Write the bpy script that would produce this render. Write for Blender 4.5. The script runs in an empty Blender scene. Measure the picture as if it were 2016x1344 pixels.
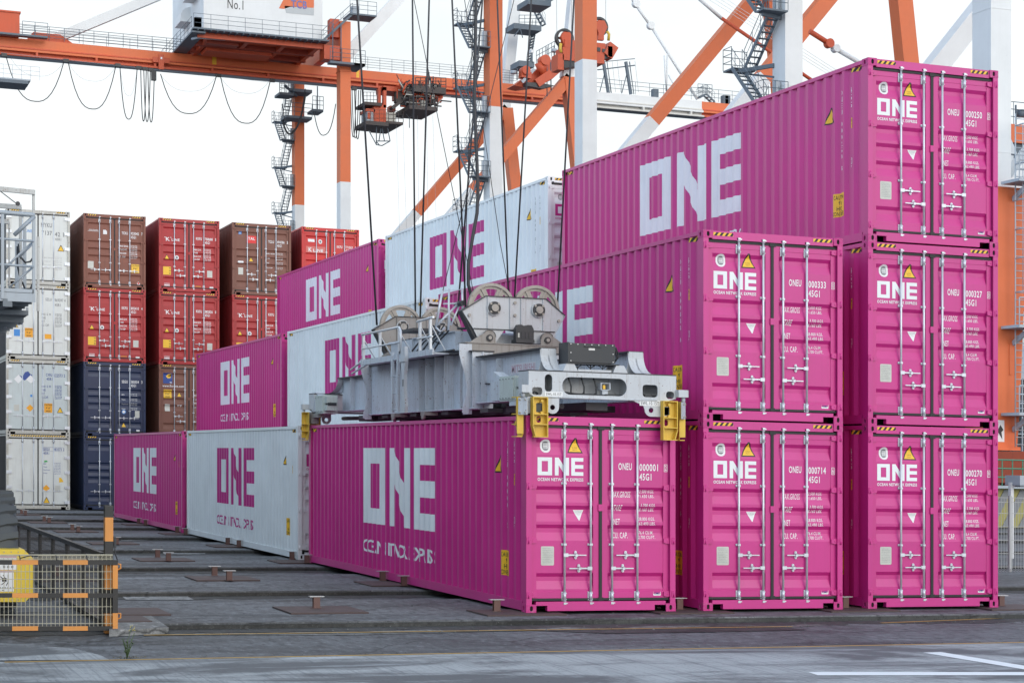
import bpy, bmesh, math, random
from mathutils import Vector, geometry
R=math.radians
random.seed(7)
sc=bpy.context.scene
# ---------------- camera ----------------
CF,CYAW,CCX,CCY,SH=3515.0758,0.3293,836.582,881.1032,0.0199   # focal (px of 2016), yaw, principal point, cross fall of the yard
CAM=(-9.8758,-24.3078,2.4174)
cd=bpy.data.cameras.new('camera'); cam=bpy.data.objects.new('camera',cd); sc.collection.objects.link(cam)
cam.location=CAM; cam.rotation_euler=(R(90),0,-CYAW)
cd.sensor_width=36; cd.sensor_fit='HORIZONTAL'; cd.lens=CF/2016*36
cd.shift_x=(1008-CCX)/2016; cd.shift_y=(CCY-672)/2016
cd.clip_start=0.5; cd.clip_end=3000
sc.camera=cam
# ---------------- world + sun ----------------
w=bpy.data.worlds.new('World'); sc.world=w; w.use_nodes=True
nt=w.node_tree; N=nt.nodes; L=nt.links
for n in list(N): N.remove(n)
SUN_EL,SUN_AZ=R(24),R(164)
out=N.new('ShaderNodeOutputWorld'); bg=N.new('ShaderNodeBackground'); bg.inputs[1].default_value=0.1
sky=N.new('ShaderNodeTexSky'); sky.sky_type='NISHITA'; sky.sun_disc=False; sky.sun_elevation=SUN_EL; sky.sun_rotation=SUN_AZ
sky.air_density=1.4; sky.dust_density=2.5
tc=N.new('ShaderNodeTexCoord'); mp=N.new('ShaderNodeMapping'); mp.inputs['Scale'].default_value=(1,1,2.6)
mp.inputs['Location'].default_value=(0.35,0.1,0.2)
nz=N.new('ShaderNodeTexNoise'); nz.inputs['Scale'].default_value=3.2; nz.inputs['Detail'].default_value=7; nz.inputs['Roughness'].default_value=0.55
rp=N.new('ShaderNodeValToRGB'); rp.color_ramp.elements[0].position=0.30; rp.color_ramp.elements[0].color=(0.84,0.84,0.84,1)
rp.color_ramp.elements[1].position=0.55; rp.color_ramp.elements[1].color=(1,1,1,1)
cl=N.new('ShaderNodeMix'); cl.data_type='RGBA'; cl.inputs[7].default_value=(7.6,8.75,9.7,1)
tint=N.new('ShaderNodeMix'); tint.data_type='RGBA'; tint.inputs[6].default_value=(6.4,8.35,10.9,1); tint.inputs[7].default_value=(8.45,8.85,9.0,1)
# sky strength shaped by direction: raised left and behind the camera, lowered overhead
sp=N.new('ShaderNodeSeparateXYZ'); L.new(tc.outputs['Generated'],sp.inputs[0])
def mr(src,a,b,c,d):
    r=N.new('ShaderNodeMapRange'); r.interpolation_type='SMOOTHSTEP'
    for i,x in enumerate((a,b,c,d)): r.inputs[i+1].default_value=x
    L.new(src,r.inputs[0]); return r.outputs[0]
def mth(op,a,b):
    r=N.new('ShaderNodeMath'); r.operation=op
    for i,x in enumerate((a,b)):
        if hasattr(x,'links'): L.new(x,r.inputs[i])
        else: r.inputs[i].default_value=x
    return r.outputs[0]
west=mr(sp.outputs[0],-.35,-.75,0,1); low=mr(sp.outputs[2],.05,.62,1,0)
dim=mth('SUBTRACT',1.0,mth('MULTIPLY',mth('MULTIPLY',west,low),.0)); dim=mth('MULTIPLY',dim,mr(sp.outputs[2],.30,1.0,1.0,.66))
south=mr(sp.outputs[1],-.2,-.8,0,1)
dim=mth('MULTIPLY',dim,mth('ADD',1.0,mth('ADD',mth('MULTIPLY',west,.35),mth('MULTIPLY',mth('MULTIPLY',south,mr(sp.outputs[2],.12,.55,1,0)),.80)))); dim=mth('MULTIPLY',dim,mr(sp.outputs[1],.45,.9,1.0,.92)); strg=mth('MULTIPLY',dim,0.1); L.new(strg,bg.inputs[1])
L.new(mr(mth('ABSOLUTE',sp.outputs[1],0),.45,.85,0,1),tint.inputs[0]); L.new(tint.outputs[2],cl.inputs[7])
L.new(tc.outputs['Generated'],mp.inputs[0]); L.new(mp.outputs[0],nz.inputs['Vector']); L.new(nz.outputs[0],rp.inputs[0])
L.new(rp.outputs[0],cl.inputs[0]); L.new(sky.outputs[0],cl.inputs[6]); L.new(cl.outputs[2],bg.inputs[0]); L.new(bg.outputs[0],out.inputs[0])
sd=bpy.data.lights.new('sun','SUN'); sun=bpy.data.objects.new('sun',sd); sc.collection.objects.link(sun)
sd.energy=.75; sd.angle=R(34); sd.color=(1,0.91,0.82)
sdir=Vector((math.sin(SUN_AZ)*math.cos(SUN_EL),math.cos(SUN_AZ)*math.cos(SUN_EL),math.sin(SUN_EL)))
sun.rotation_euler=sdir.to_track_quat('Z','Y').to_euler(); sun.location=(0,-20,30)
sc.view_settings.view_transform='Standard'; sc.view_settings.look='None'; sc.view_settings.exposure=0.43; sc.view_settings.gamma=1
sc.render.engine='CYCLES'
# ---------------- geometry helpers ----------------
cc,cs=math.cos(CYAW),math.sin(CYAW)
def at(px,py,Y):
    "point of the yard on the plane Y (unsloped yard coordinates) seen at photo pixel px,py"
    t=(px-CCX)/CF; dy=Y-CAM[1]; dx=dy*(cs+t*cc)/(cc-t*cs); ww=dx*cs+dy*cc
    X=CAM[0]+dx; return Vector((X,Y,CAM[2]+(CCY-py)*ww/CF+SH*X))
def atx(px,py,X):
    t=(px-CCX)/CF; dx=X-CAM[0]; dy=dx*(cc-t*cs)/(cs+t*cc); ww=dx*cs+dy*cc
    return Vector((X,CAM[1]+dy,CAM[2]+(CCY-py)*ww/CF+SH*X))
def atg(px,py,h=0.0):
    t=(px-CCX)/CF; v=(CCY-py)/CF; dx=t*cc+cs; dy=-t*cs+cc
    ww=(h-SH*CAM[0]*-1-CAM[2]-0)/(v+SH*dx) if False else (h-SH*CAM[0]-CAM[2])/(v+SH*dx)
    return Vector((CAM[0]+dx*ww,CAM[1]+dy*ww,h))
class MB:
    def __init__(s): s.v=[]; s.f=[]; s.m=[]; s.sm=[]
    def add(s,vs,fs,m=0,smooth=False):
        o=len(s.v); s.v+= [tuple(p) for p in vs]
        for f in fs: s.f.append([i+o for i in f]); s.m.append(m); s.sm.append(smooth)
    def box(s,a,b,m=0):
        x0,y0,z0=a; x1,y1,z1=b
        if x0>x1:x0,x1=x1,x0
        if y0>y1:y0,y1=y1,y0
        if z0>z1:z0,z1=z1,z0
        s.add([(x0,y0,z0),(x1,y0,z0),(x1,y1,z0),(x0,y1,z0),(x0,y0,z1),(x1,y0,z1),(x1,y1,z1),(x0,y1,z1)],
              [(0,3,2,1),(4,5,6,7),(0,1,5,4),(1,2,6,5),(2,3,7,6),(3,0,4,7)],m)
    def beam(s,p,q,wd,ht,m=0,up=(0,0,1)):
        p=Vector(p);q=Vector(q);d=(q-p).normalized(); u=Vector(up)
        if abs(d.dot(u))>.98: u=Vector((0,1,0))
        sd=d.cross(u).normalized()*wd/2; uu=sd.cross(d).normalized()*ht/2
        vs=[]
        for c in (p,q): vs+=[c-sd-uu,c+sd-uu,c+sd+uu,c-sd+uu]
        s.add(vs,[(0,1,2,3),(7,6,5,4),(0,4,5,1),(1,5,6,2),(2,6,7,3),(3,7,4,0)],m)
    def tube(s,pts,r,n=8,m=0,cap=True):
        pts=[Vector(p) for p in pts]; vs=[];fs=[]
        pu=None
        for i,p in enumerate(pts):
            d=(pts[min(i+1,len(pts)-1)]-pts[max(i-1,0)]).normalized()
            if pu is None:
                u=Vector((0,0,1)) if abs(d.z)<.9 else Vector((1,0,0)); u=(u-d*u.dot(d)).normalized()
            else: u=(pu-d*pu.dot(d)).normalized()
            pu=u; w_=d.cross(u)
            rr=r[i] if isinstance(r,(list,tuple)) else r
            for k in range(n):
                a=2*math.pi*k/n; vs.append(p+(u*math.cos(a)+w_*math.sin(a))*rr)
        for i in range(len(pts)-1):
            for k in range(n):
                a=i*n+k;b=i*n+(k+1)%n; fs.append((a,b,b+n,a+n))
        s.add(vs,fs,m,True)
        if cap: 
            o=len(s.v)-len(vs)
            s.f.append([o+k for k in range(n)][::-1]); s.m.append(m); s.sm.append(False)
            s.f.append([len(s.v)-n+k for k in range(n)]); s.m.append(m); s.sm.append(False)
    def disc(s,c,r,h,axis='y',n=24,m=0):
        c=Vector(c); d={'x':Vector((1,0,0)),'y':Vector((0,1,0)),'z':Vector((0,0,1))}[axis]
        s.tube([c-d*h/2,c+d*h/2],r,n,m)
    def prism(s,poly,a0,a1,axis='y',m=0,holes=()):
        "2-D outline (with holes) pushed out along an axis"
        def P(p,a): return {'y':(p[0],a,p[1]),'x':(a,p[0],p[1]),'z':(p[0],p[1],a)}[axis]
        loops=[poly]+list(holes)
        if holes:
            flat=[p for l in loops for p in l]
            tri=geometry.tessellate_polygon([[Vector((p[0],p[1],0)) for p in l] for l in loops])
            n=len(flat)
            vs=[P(p,a0) for p in flat]+[P(p,a1) for p in flat]
            fs=[tuple(t) for t in tri]+[tuple(i+n for i in t[::-1]) for t in tri]
            o=0
            for l in loops:
                k=len(l)
                for i in range(k): fs.append((o+i,o+(i+1)%k,o+(i+1)%k+n,o+i+n))
                o+=k
            s.add(vs,fs,m)
        else:
            n=len(poly); vs=[P(p,a0) for p in poly]+[P(p,a1) for p in poly]
            fs=[tuple(range(n)),tuple(range(2*n-1,n-1,-1))]+[(i,(i+1)%n,(i+1)%n+n,i+n) for i in range(n)]
            s.add(vs,fs,m)
    def mesh(s,name,shear=True,recalc=True,smooth_ang=40):
        me=bpy.data.meshes.new(name)
        me.from_pydata([(x,y,z-SH*x) if shear else (x,y,z) for x,y,z in s.v],[],s.f)
        me.polygons.foreach_set('material_index',s.m)
        me.update()
        if recalc:
            bm=bmesh.new(); bm.from_mesh(me); bmesh.ops.recalc_face_normals(bm,faces=bm.faces); bm.to_mesh(me); bm.free()
        me.polygons.foreach_set('use_smooth',s.sm)
        return me
COL=sc.collection
def shz(loc): return (loc[0],loc[1],loc[2]-SH*loc[0])
def inst(name,me,mats,parent=None,loc=(0,0,0),abs_top=False):
    o=bpy.data.objects.new(name,me); COL.objects.link(o)
    if not isinstance(mats,(list,tuple)): mats=[mats]
    while len(me.materials)<len(mats): me.materials.append(None)
    for i,m in enumerate(mats):
        o.material_slots[i].link='OBJECT'; o.material_slots[i].material=m
    o.parent=parent
    o.location=shz(loc)
    return o
def part(name,mb,mats,parent=None,loc=(0,0,0),**k): return inst(name,mb.mesh(name,**k),mats,parent,loc)
def tag(o,label=None,cat=None,group=None,kind=None):
    if label:
        o['label']=label
        if len(label.split())>16: print('LONG',len(label.split()),label)
    if cat: o['category']=cat
    if group: o['group']=group
    if kind: o['kind']=kind
    return o
def thing(name,label,cat,loc=(0,0,0),group=None):
    o=bpy.data.objects.new(name,None); COL.objects.link(o); o.location=shz(loc); o.empty_display_size=.3
    return tag(o,label,cat,group)
def capsule(x0,z0,x1,z1,r=None,n=7):
    "rounded rectangle outline"
    r=r if r else min(x1-x0,z1-z0)/2
    r=min(r,(x1-x0)/2-1e-4,(z1-z0)/2-1e-4); o=[]
    for cx_,cz_,a0 in ((x1-r,z1-r,0),(x0+r,z1-r,90),(x0+r,z0+r,180),(x1-r,z0+r,270)):
        for k in range(n): a=R(a0+90*k/(n-1)); o.append((cx_+r*math.cos(a),cz_+r*math.sin(a)))
    return o
def circ(cx_,cz_,r,n=20,rz=None,a0=0,a1=360):
    rz=rz or r; k=n if a1-a0==360 else n+1
    return [(cx_+r*math.cos(R(a0+(a1-a0)*i/n)),cz_+rz*math.sin(R(a0+(a1-a0)*i/n))) for i in range(k)]
# ---------------- text as flat polygons ----------------
_tc={}
def text2d(body,bold=0.0):
    key=(body,bold)
    if key in _tc: return _tc[key]
    cu=bpy.data.curves.new('t','FONT'); cu.body=body; cu.fill_mode='FRONT'; cu.resolution_u=3; cu.offset=bold
    cu.align_x='CENTER'; cu.space_character=1.12; cu.space_line=.95
    ob=bpy.data.objects.new('t',cu); COL.objects.link(ob)
    dg=bpy.context.evaluated_depsgraph_get(); dg.update(); me=bpy.data.meshes.new_from_object(ob.evaluated_get(dg))
    v=[(p.co.x,p.co.y) for p in me.vertices]; f=[tuple(p.vertices) for p in me.polygons]
    bpy.data.objects.remove(ob); bpy.data.curves.remove(cu); bpy.data.meshes.remove(me)
    x0=min(p[0] for p in v);x1=max(p[0] for p in v);y0=min(p[1] for p in v);y1=max(p[1] for p in v)
    v=[((a-x0)/max(x1-x0,1e-6),(b-y0)/max(y1-y0,1e-6)) for a,b in v]
    _tc[key]=(v,f); return _tc[key]
class Dec:
    "flat markings in (u,v); later wrapped on to a surface"
    def __init__(s): s.v=[];s.f=[];s.m=[];s.l=[]
    def poly(s,p,m=0,l=0):
        o=len(s.v); s.v+=[(a,b,l) for a,b in p]; s.f.append(list(range(o,o+len(p)))); s.m.append(m)
    def holed(s,outer,hole,m=0,l=0):
        tri=geometry.tessellate_polygon([[Vector((p[0],p[1],0)) for p in q] for q in (outer,hole)])
        o=len(s.v); s.v+=[(a,b,l) for a,b in list(outer)+list(hole)]
        for t in tri: s.f.append([o+i for i in t]); s.m.append(m)
    def rect(s,x0,y0,x1,y1,m=0,l=0): s.poly([(x0,y0),(x1,y0),(x1,y1),(x0,y1)],m,l)
    def text(s,b,x0,y0,x1,y1,m=0,l=0,bold=0.0,sk=0.0):
        v,f=text2d(b,bold); o=len(s.v); h=y1-y0
        s.v+=[(x0+a*(x1-x0)+sk*c*h,y0+c*h,l) for a,c in v]
        for q in f: s.f.append([o+i for i in q]); s.m.append(m)
    def vtext(s,b,xc,ytop,w_,ch,m=0,l=0,bold=0.0,gap=1.25):
        y=ytop
        for c in b:
            if c!=' ': 
                ww=w_*(0.3 if c in '1I' else 1)
                s.text(c,xc-ww/2,y-ch,xc+ww/2,y,m,l,bold)
            y-=ch*gap*(1 if c!=' ' else .8)
    def logo(s,x0,y0,x1,y1,m=0,l=0):
        W_=x1-x0;H_=y1-y0
        def X(t): return x0+t*W_
        bt=.205
        def Z(t): return y0+t*H_
        s.holed([(X(0),Z(0)),(X(.315),Z(0)),(X(.315),Z(1)),(X(0),Z(1))],[(X(.09),Z(bt)),(X(.225),Z(bt)),(X(.225),Z(1-bt)),(X(.09),Z(1-bt))],m,l)
        a,b=.375,.685; sw=.082
        s.rect(X(a),Z(0),X(a+sw),Z(1),m,l); s.rect(X(b-sw),Z(0),X(b),Z(1),m,l)
        s.poly([(X(a+sw),Z(1)),(X(a+sw),Z(.58)),(X(b-sw),Z(0)),(X(b-sw),Z(.42))],m,l)
        e=.735
        s.rect(X(e),Z(0),X(e+.08),Z(1),m,l)
        for p,q in ((0,bt),(.398,.602),(1-bt,1)): s.rect(X(e+.08),Z(p),X(1),Z(q),m,l)
    def wrap(s,name,fn,cuts=(),axis=0):
        me=bpy.data.meshes.new(name); bm=bmesh.new()
        vs=[bm.verts.new(p) for p in s.v]
        for f,m in zip(s.f,s.m):
            try: q=bm.faces.new([vs[i] for i in f]); q.material_index=m
            except ValueError: pass
        if len(cuts): bmesh.ops.triangulate(bm,faces=bm.faces[:])
        if not bm.verts: lo=hi=0
        else:
            lo=min(v.co[axis] for v in bm.verts);hi=max(v.co[axis] for v in bm.verts)
        for c in cuts:
            if lo<c<hi:
                co=[0,0,0];no=[0,0,0];co[axis]=c;no[axis]=1
                bmesh.ops.bisect_plane(bm,geom=bm.verts[:]+bm.edges[:]+bm.faces[:],plane_co=co,plane_no=no,dist=1e-6)
        if len(cuts):
            for f in bm.faces: f.normal_update()
        for v in bm.verts:
            x,y,z=fn(v.co.x,v.co.y,v.co.z); v.co=(x,y,z-SH*x)
        bm.to_mesh(me); bm.free(); return me
# ---------------- materials ----------------
def newmat(name):
    m=bpy.data.materials.new(name); m.use_nodes=True; n=m.node_tree.nodes; l=m.node_tree.links
    return m,n,l,n['Principled BSDF']
def _n(n,t,**k):
    a=n.new(t)
    for q,v in k.items(): a.inputs[q].default_value=v
    return a
def mixc(n,l,a,b,f,mode='MIX'):
    m=n.new('ShaderNodeMix'); m.data_type='RGBA'; m.blend_type=mode
    for i,x in ((0,f),(6,a),(7,b)):
        if hasattr(x,'links'): l.new(x,m.inputs[i])
        else: m.inputs[i].default_value=x if i==0 else (*x,1) if len(x)==3 else x
    return m.outputs[2]
def ramp(n,l,src,p0,p1,c0=0,c1=1):
    r=n.new('ShaderNodeMapRange'); r.inputs[1].default_value=p0; r.inputs[2].default_value=p1; r.inputs[3].default_value=c0; r.inputs[4].default_value=c1
    l.new(src,r.inputs[0]); return r.outputs[0]
def paint(name,col,rough=.38,dirt=.12,dcol=(.10,.07,.05),streak=True,spec=.5,metal=0,bump=.02,rust=0.0,coat=0,var=.06,dscale=1.0):
    m,n,l,b=newmat(name)
    t=n.new('ShaderNodeTexCoord'); oi=n.new('ShaderNodeObjectInfo')
    ad=n.new('ShaderNodeVectorMath'); ad.operation='ADD'; l.new(t.outputs['Object'],ad.inputs[0]); 
    sc_=n.new('ShaderNodeVectorMath'); sc_.operation='SCALE'; l.new(oi.outputs['Location'],sc_.inputs[0]); sc_.inputs[3].default_value=3.7
    l.new(sc_.outputs[0],ad.inputs[1]); P=ad.outputs[0]
    big=_n(n,'ShaderNodeTexNoise',Scale=.9*dscale,Detail=5.,Roughness=.6); l.new(P,big.inputs['Vector'])
    c=mixc(n,l,tuple(x*(1-var) for x in col),tuple(min(1,x*(1+var)) for x in col),ramp(n,l,big.outputs[0],.35,.65))
    mp=n.new('ShaderNodeMapping'); mp.inputs['Scale'].default_value=(9,9,.55) if streak else (3,3,3); l.new(P,mp.inputs[0])
    st=_n(n,'ShaderNodeTexNoise',Scale=1.3*dscale,Detail=6.,Roughness=.65); l.new(mp.outputs[0],st.inputs['Vector'])
    sf=ramp(n,l,st.outputs[0],.52,.80,0,dirt)
    c=mixc(n,l,c,dcol,sf)
    sp=_n(n,'ShaderNodeTexNoise',Scale=14.*dscale,Detail=4.,Roughness=.7); l.new(P,sp.inputs['Vector'])
    if dirt>0: c=mixc(n,l,c,dcol,ramp(n,l,sp.outputs[0],.66,.74,0,min(1,dirt*1.6)))
    if rust>0: c=mixc(n,l,c,(.16,.055,.025),ramp(n,l,sp.outputs[0],.70-rust*.12,.73-rust*.08,0,.8))
    l.new(c,b.inputs['Base Color'])
    l.new(ramp(n,l,big.outputs[0],.3,.7,rough-.05,rough+.09),b.inputs['Roughness'])
    b.inputs['Metallic'].default_value=metal; b.inputs['Specular IOR Level'].default_value=spec; b.inputs['Coat Weight'].default_value=coat; b.inputs['Coat Roughness'].default_value=.35
    if bump:
        bp=n.new('ShaderNodeBump'); bp.inputs['Strength'].default_value=bump*6; bp.inputs['Distance'].default_value=.01
        wv=_n(n,'ShaderNodeTexNoise',Scale=3.,Detail=2.); l.new(P,wv.inputs['Vector']); l.new(wv.outputs[0],bp.inputs['Height']); l.new(bp.outputs[0],b.inputs['Normal'])
    return m
def flat(name,col,rough=.5,metal=0,spec=.5,emit=None):
    m,n,l,b=newmat(name); 
    t=n.new('ShaderNodeTexCoord'); z=_n(n,'ShaderNodeTexNoise',Scale=6.,Detail=4.); l.new(t.outputs['Object'],z.inputs['Vector'])
    l.new(mixc(n,l,tuple(x*.93 for x in col),tuple(min(1,x*1.05) for x in col),z.outputs[0]),b.inputs['Base Color'])
    b.inputs['Roughness'].default_value=rough; b.inputs['Metallic'].default_value=metal; b.inputs['Specular IOR Level'].default_value=spec
    return m
MAG=paint('magenta_paint',(.55,.018,.220),rough=.45,dirt=.10,dcol=(.20,.03,.10),spec=.5,coat=.4)
MGS=paint('scuffed_magenta_paint',(.50,.022,.20),rough=.5,dirt=.5,dcol=(.42,.36,.38),rust=.35,streak=False,dscale=4)
WHT=paint('pale_paint',(.73,.765,.77),rough=.4,coat=.2,dirt=.06,dcol=(.35,.33,.3))
LOGOW=paint('white_marking',(.78,.81,.82),rough=.42,coat=.2,dirt=.04,dcol=(.4,.4,.4))
LOGOM=paint('magenta_marking',(.48,.030,.215),rough=.4,dirt=.05)
TXW=flat('white_lettering',(.80,.80,.80)); TXM=flat('magenta_lettering',(.58,.04,.26)); TXB=flat('black_lettering',(.02,.02,.022)); TXN=flat('blue_lettering',(.03,.07,.28)); TXG=flat('grey_lettering',(.20,.21,.22))
YEL=flat('yellow_label',(.85,.50,.03),.45); ORL=flat('orange_label',(.85,.38,.02),.5); DKB=flat('dark_grey_marking',(.05,.05,.05))
RUB=flat('black_rubber',(.018,.019,.02),.6); CAV=flat('dark_cavity',(.012,.008,.01),.9)
STL=paint('galvanised_steel',(.62,.65,.69),rough=.34,dirt=.10,dcol=(.2,.17,.15),metal=.35,dscale=3)
PLT=paint('data_plate',(.55,.55,.50),rough=.35,dirt=.3,dcol=(.3,.26,.2),streak=False,dscale=6)
STI=flat('white_sticker',(.78,.78,.78),.5)
BLS=flat('blue_sticker',(.05,.25,.62),.5); REDS=flat('red_sticker',(.7,.03,.03),.5)
BRN=paint('brown_paint',(.225,.080,.052),rough=.55,dirt=.4,dcol=(.07,.035,.025),rust=.5)
BR2=paint('dull_brown_paint',(.20,.080,.055),rough=.55,dirt=.3,dcol=(.06,.03,.02),rust=.3)
RED=paint('red_paint',(.38,.022,.025),rough=.45,dirt=.2,dcol=(.12,.02,.02),rust=.2)
RE2=paint('bright_red_paint',(.55,.02,.02),rough=.42,dirt=.15,dcol=(.12,.02,.02))
NVY=paint('navy_paint',(.012,.026,.075),rough=.4,dirt=.2,dcol=(.03,.03,.035))
REE=paint('off_white_paint',(.66,.68,.65),rough=.42,dirt=.30,dcol=(.22,.17,.11))
RE3=paint('grey_white_paint',(.52,.58,.58),rough=.42,dirt=.28,dcol=(.22,.18,.13))
RFR=paint('worn_frame_paint',(.50,.49,.44),rough=.5,dirt=.7,dcol=(.14,.09,.06),rust=.8,dscale=2)
BRS=paint('rusty_shaded_brown_side',(.17,.062,.042),rough=.65,dirt=.95,dcol=(.035,.022,.018),rust=.8,dscale=2)  # rust streaks, darkened further by painting in the shade of the stack gaps
RDS=paint('shaded_red_side',(.26,.022,.024),rough=.6,dirt=.95,dcol=(.05,.012,.012),rust=.5,dscale=2)  # shade of the gaps between stacks painted into the red
DKS=paint('dark_left_side',(.05,.045,.045),rough=.6,dirt=.3)
# ---------------- shipping containers ----------------
CL,CW,CH=12.192,2.438,2.896
PIT=.2775; PY0=.155; NP=43
PD=.044
def side_breaks():
    b=[]
    for k in range(NP):
        o=PY0+k*PIT; b+=[o,o+.072,o+.1395,o+.210]
    return b+[PY0+NP*PIT]
def side_prof(y):
    t=y-PY0
    if t<0 or t>NP*PIT: return 0.0
    t%=PIT
    if t<.072: return 0
    if t<.1395: return PD*(t-.072)/.0675
    if t<.210: return PD
    return PD*(1-(t-.210)/.0675)
SX=.014
BANDS=[2.557,1.86,1.577,1.294,.577]
PD2=.040
def door_breaks():
    b=[]
    for t in BANDS: b+=[t,t-.055,t-.118,t-.238]
    return sorted(b)
def door_prof(z):
    for t in BANDS:
        if t-.238<z<t:
            if z>t-.055: return PD2*(t-z)/.055
            if z>t-.118: return PD2
            return PD2*(z-(t-.238))/.12
    return 0.0
DY=.06   # door plane behind the corner posts
M={}
def casting(mb,x,y,z,sx,sy,m=0,mc=1,top=False):
    # x,y outer corner; sx,sy direction into the box
    w_,d_,h_=.162,.178,.118
    t=.02
    X0,X1=(x,x+w_*sx);Y0,Y1=(y,y+d_*sy)
    mb.box((X0+t*sx,Y0+t*sy,z+.004),(X1,Y1,z+h_-.004),mc)
    cx_=x+sx*w_*.52; cz=z+h_*.5
    ho=[(cx_+a,cz+b) for a,b in capsule(-.024,-.038,.024,.038)]
    lo,hi=min(X0,X1),max(X0,X1)
    mb.prism([(lo,z),(hi,z),(hi,z+h_),(lo,z+h_)],Y0,Y0+t*sy,'y',m,[ho])
    cy_=y+sy*d_*.55
    ho=[(cy_+a,cz+b) for a,b in capsule(-.026,-.036,.026,.036)]
    lo,hi=min(Y0+t*sy,Y1),max(Y0+t*sy,Y1)
    mb.prism([(lo,z),(hi,z),(hi,z+h_),(lo,z+h_)],X0,X0+t*sx,'x',m,[ho])
    mb.box((X0+t*sx,Y0+t*sy,z+h_-.02),(X1,Y1,z+h_-.001),m); mb.box((X0+t*sx,Y0+t*sy,z+.001),(X1,Y1,z+.02),m)
    mb.box((X1-.012*sx,Y0+t*sy,z+.02),(X1,Y1,z+h_-.02),m)
def build_frame():
    mb=MB(); b=mb.box; e=.004
    for x,sx in ((0,1),(CW,-1)):
        for y,sy in ((0,1),(CL,-1)):
            for z in (0,CH-.118): casting(mb,x,y,z,sx,sy,2)
            # corner post: L-shaped
            X0=x+e*sx
            b((X0,y+e*sy,.118),(x+.062*sx,y+.155*sy,CH-.118))
            b((x+.062*sx,y+(.004 if sy>0 else .004)*sy,.118),(x+.092*sx,y+.03*sy,CH-.118))
    for x,sx in ((0,1),(CW,-1)):
        # top side rail: tube, bottom side rail: channel with a lip
        b((x+.006*sx,.178,CH-.068),(x+.07*sx,CL-.178,CH-.008))
        b((x+.006*sx,.178,.022),(x+.016*sx,CL-.178,.150))
        b((x+.006*sx,.178,.150),(x+.075*sx,CL-.178,.158)); b((x+.016*sx,.178,.022),(x+.06*sx,CL-.178,.03))
    for y,sy in ((0,1),(CL,-1)):
        b((.162,y+.018*sy,CH-.132),(CW-.162,y+.12*sy,CH-.006))
        # sill with fork notches beside the castings
        o=[(.162,.10),(.162,.158),(CW-.162,.158),(CW-.162,.10),(CW-.345,.10),(CW-.345,.022),(.345,.022),(.345,.10)]
        mb.prism(o,y+.014*sy,y+.10*sy,'y',0)
        b((.162,y+.3*sy,.022),(CW-.162,y+.31*sy,.10),1)
    for k in range(12): # floor cross members
        y=.8+k*.96; b((.06,y,.03),(CW-.06,y+.06,.14),1)
    b((.07,.1,.14),(CW-.07,CL-.1,.155),1)
    return mb.mesh('container_frame')
def build_side(right=False):
    mb=MB(); ys=sorted(set([.150]+side_breaks()+[CL-.150])); vs=[];
    for y in ys:
        x=SX+side_prof(y)
        if right: x=CW-x
        vs+=[(x,y,.156),(x,y,CH-.064)]
    mb.add(vs,[(2*i,2*i+2,2*i+3,2*i+1) for i in range(len(ys)-1)])
    return mb.mesh('side_panel',recalc=False)
def build_roof():
    mb=MB(); vs=[]; y=.15;i=0
    while y<CL-.15:
        z=CH-.006-(0 if i%4<2 else .018); vs+=[(.03,y,z),(CW-.03,y,z)]; y+=.06 if i%2 else .09; i+=1
    mb.add(vs,[(2*k,2*k+2,2*k+3,2*k+1) for k in range(len(vs)//2-1)])
    return mb.mesh('roof_panel',recalc=False)
def build_endwall():
    mb=MB(); vs=[];x=.07;i=0
    while x<CW-.06:
        yy=CL-.02-(0 if i%4<2 else .045); vs+=[(x,yy,.156),(x,yy,CH-.12)]; x+=.06 if i%2 else .09;i+=1
    mb.add(vs,[(2*k,2*k+2,2*k+3,2*k+1) for k in range(len(vs)//2-1)])
    return mb.mesh('end_wall',recalc=False)
DU=[(.075,1.196),(1.242,2.363)]   # the two leaves
PU=[(.185,1.10),(1.335,2.255)]
ZB,ZT=.205,2.725
def build_door(k,flatdoor=False):
    mb=MB(); u0,u1=DU[k]; a,b=PU[k]; y=DY
    zs=sorted([ZB,.30,2.64,ZT]+door_breaks())
    if flatdoor:
        mb.box((u0,y-.012,ZB),(u1,y+.05,ZT)); return mb.mesh('door')
    for x0,x1 in ((u0,a),(b,u1)): mb.add([(x0,y,ZB),(x1,y,ZB),(x1,y,ZT),(x0,y,ZT)],[(0,1,2,3)])
    vs=[];ins=.006
    def py(z): return y+(0 if z<=.3 or z>=2.64 else ins+door_prof(z))
    prof=[(z,py(z)) for z in zs]
    # little step where the panel is welded into its frame
    pr=[]
    for z,yy in prof:
        if abs(z-.30)<1e-6: pr+= [(z,y),(z+.004,y+ins)]
        elif abs(z-2.64)<1e-6: pr+=[(z-.004,y+ins),(z,y)]
        else: pr.append((z,yy))
    for z,yy in pr: vs+=[(a,yy,z),(b,yy,z)]
    mb.add(vs,[(2*i,2*i+1,2*i+3,2*i+2) for i in range(len(pr)-1)])
    for x in (a,b):   # side closures
        for t in BANDS:
            mb.add([(x,y,t),(x,y+ins+PD2,t-.055),(x,y+ins+PD2,t-.118),(x,y,t-.238)],[(0,1,2,3)])
        mb.add([(x,y,.3),(x,y+ins,.304),(x,y+ins,2.636),(x,y,2.64)],[(0,1,2,3)])
    mb.add([(u0,y,ZB),(u0,y+.06,ZB),(u0,y+.06,ZT),(u0,y,ZT)],[(0,1,2,3)]); mb.add([(u1,y,ZB),(u1,y+.06,ZB),(u1,y+.06,ZT),(u1,y,ZT)],[(0,1,2,3)])
    if k==0: mb.box((1.178,.035,1.50),(1.262,y+.01,1.60))
    return mb.mesh('door',recalc=False)
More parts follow.
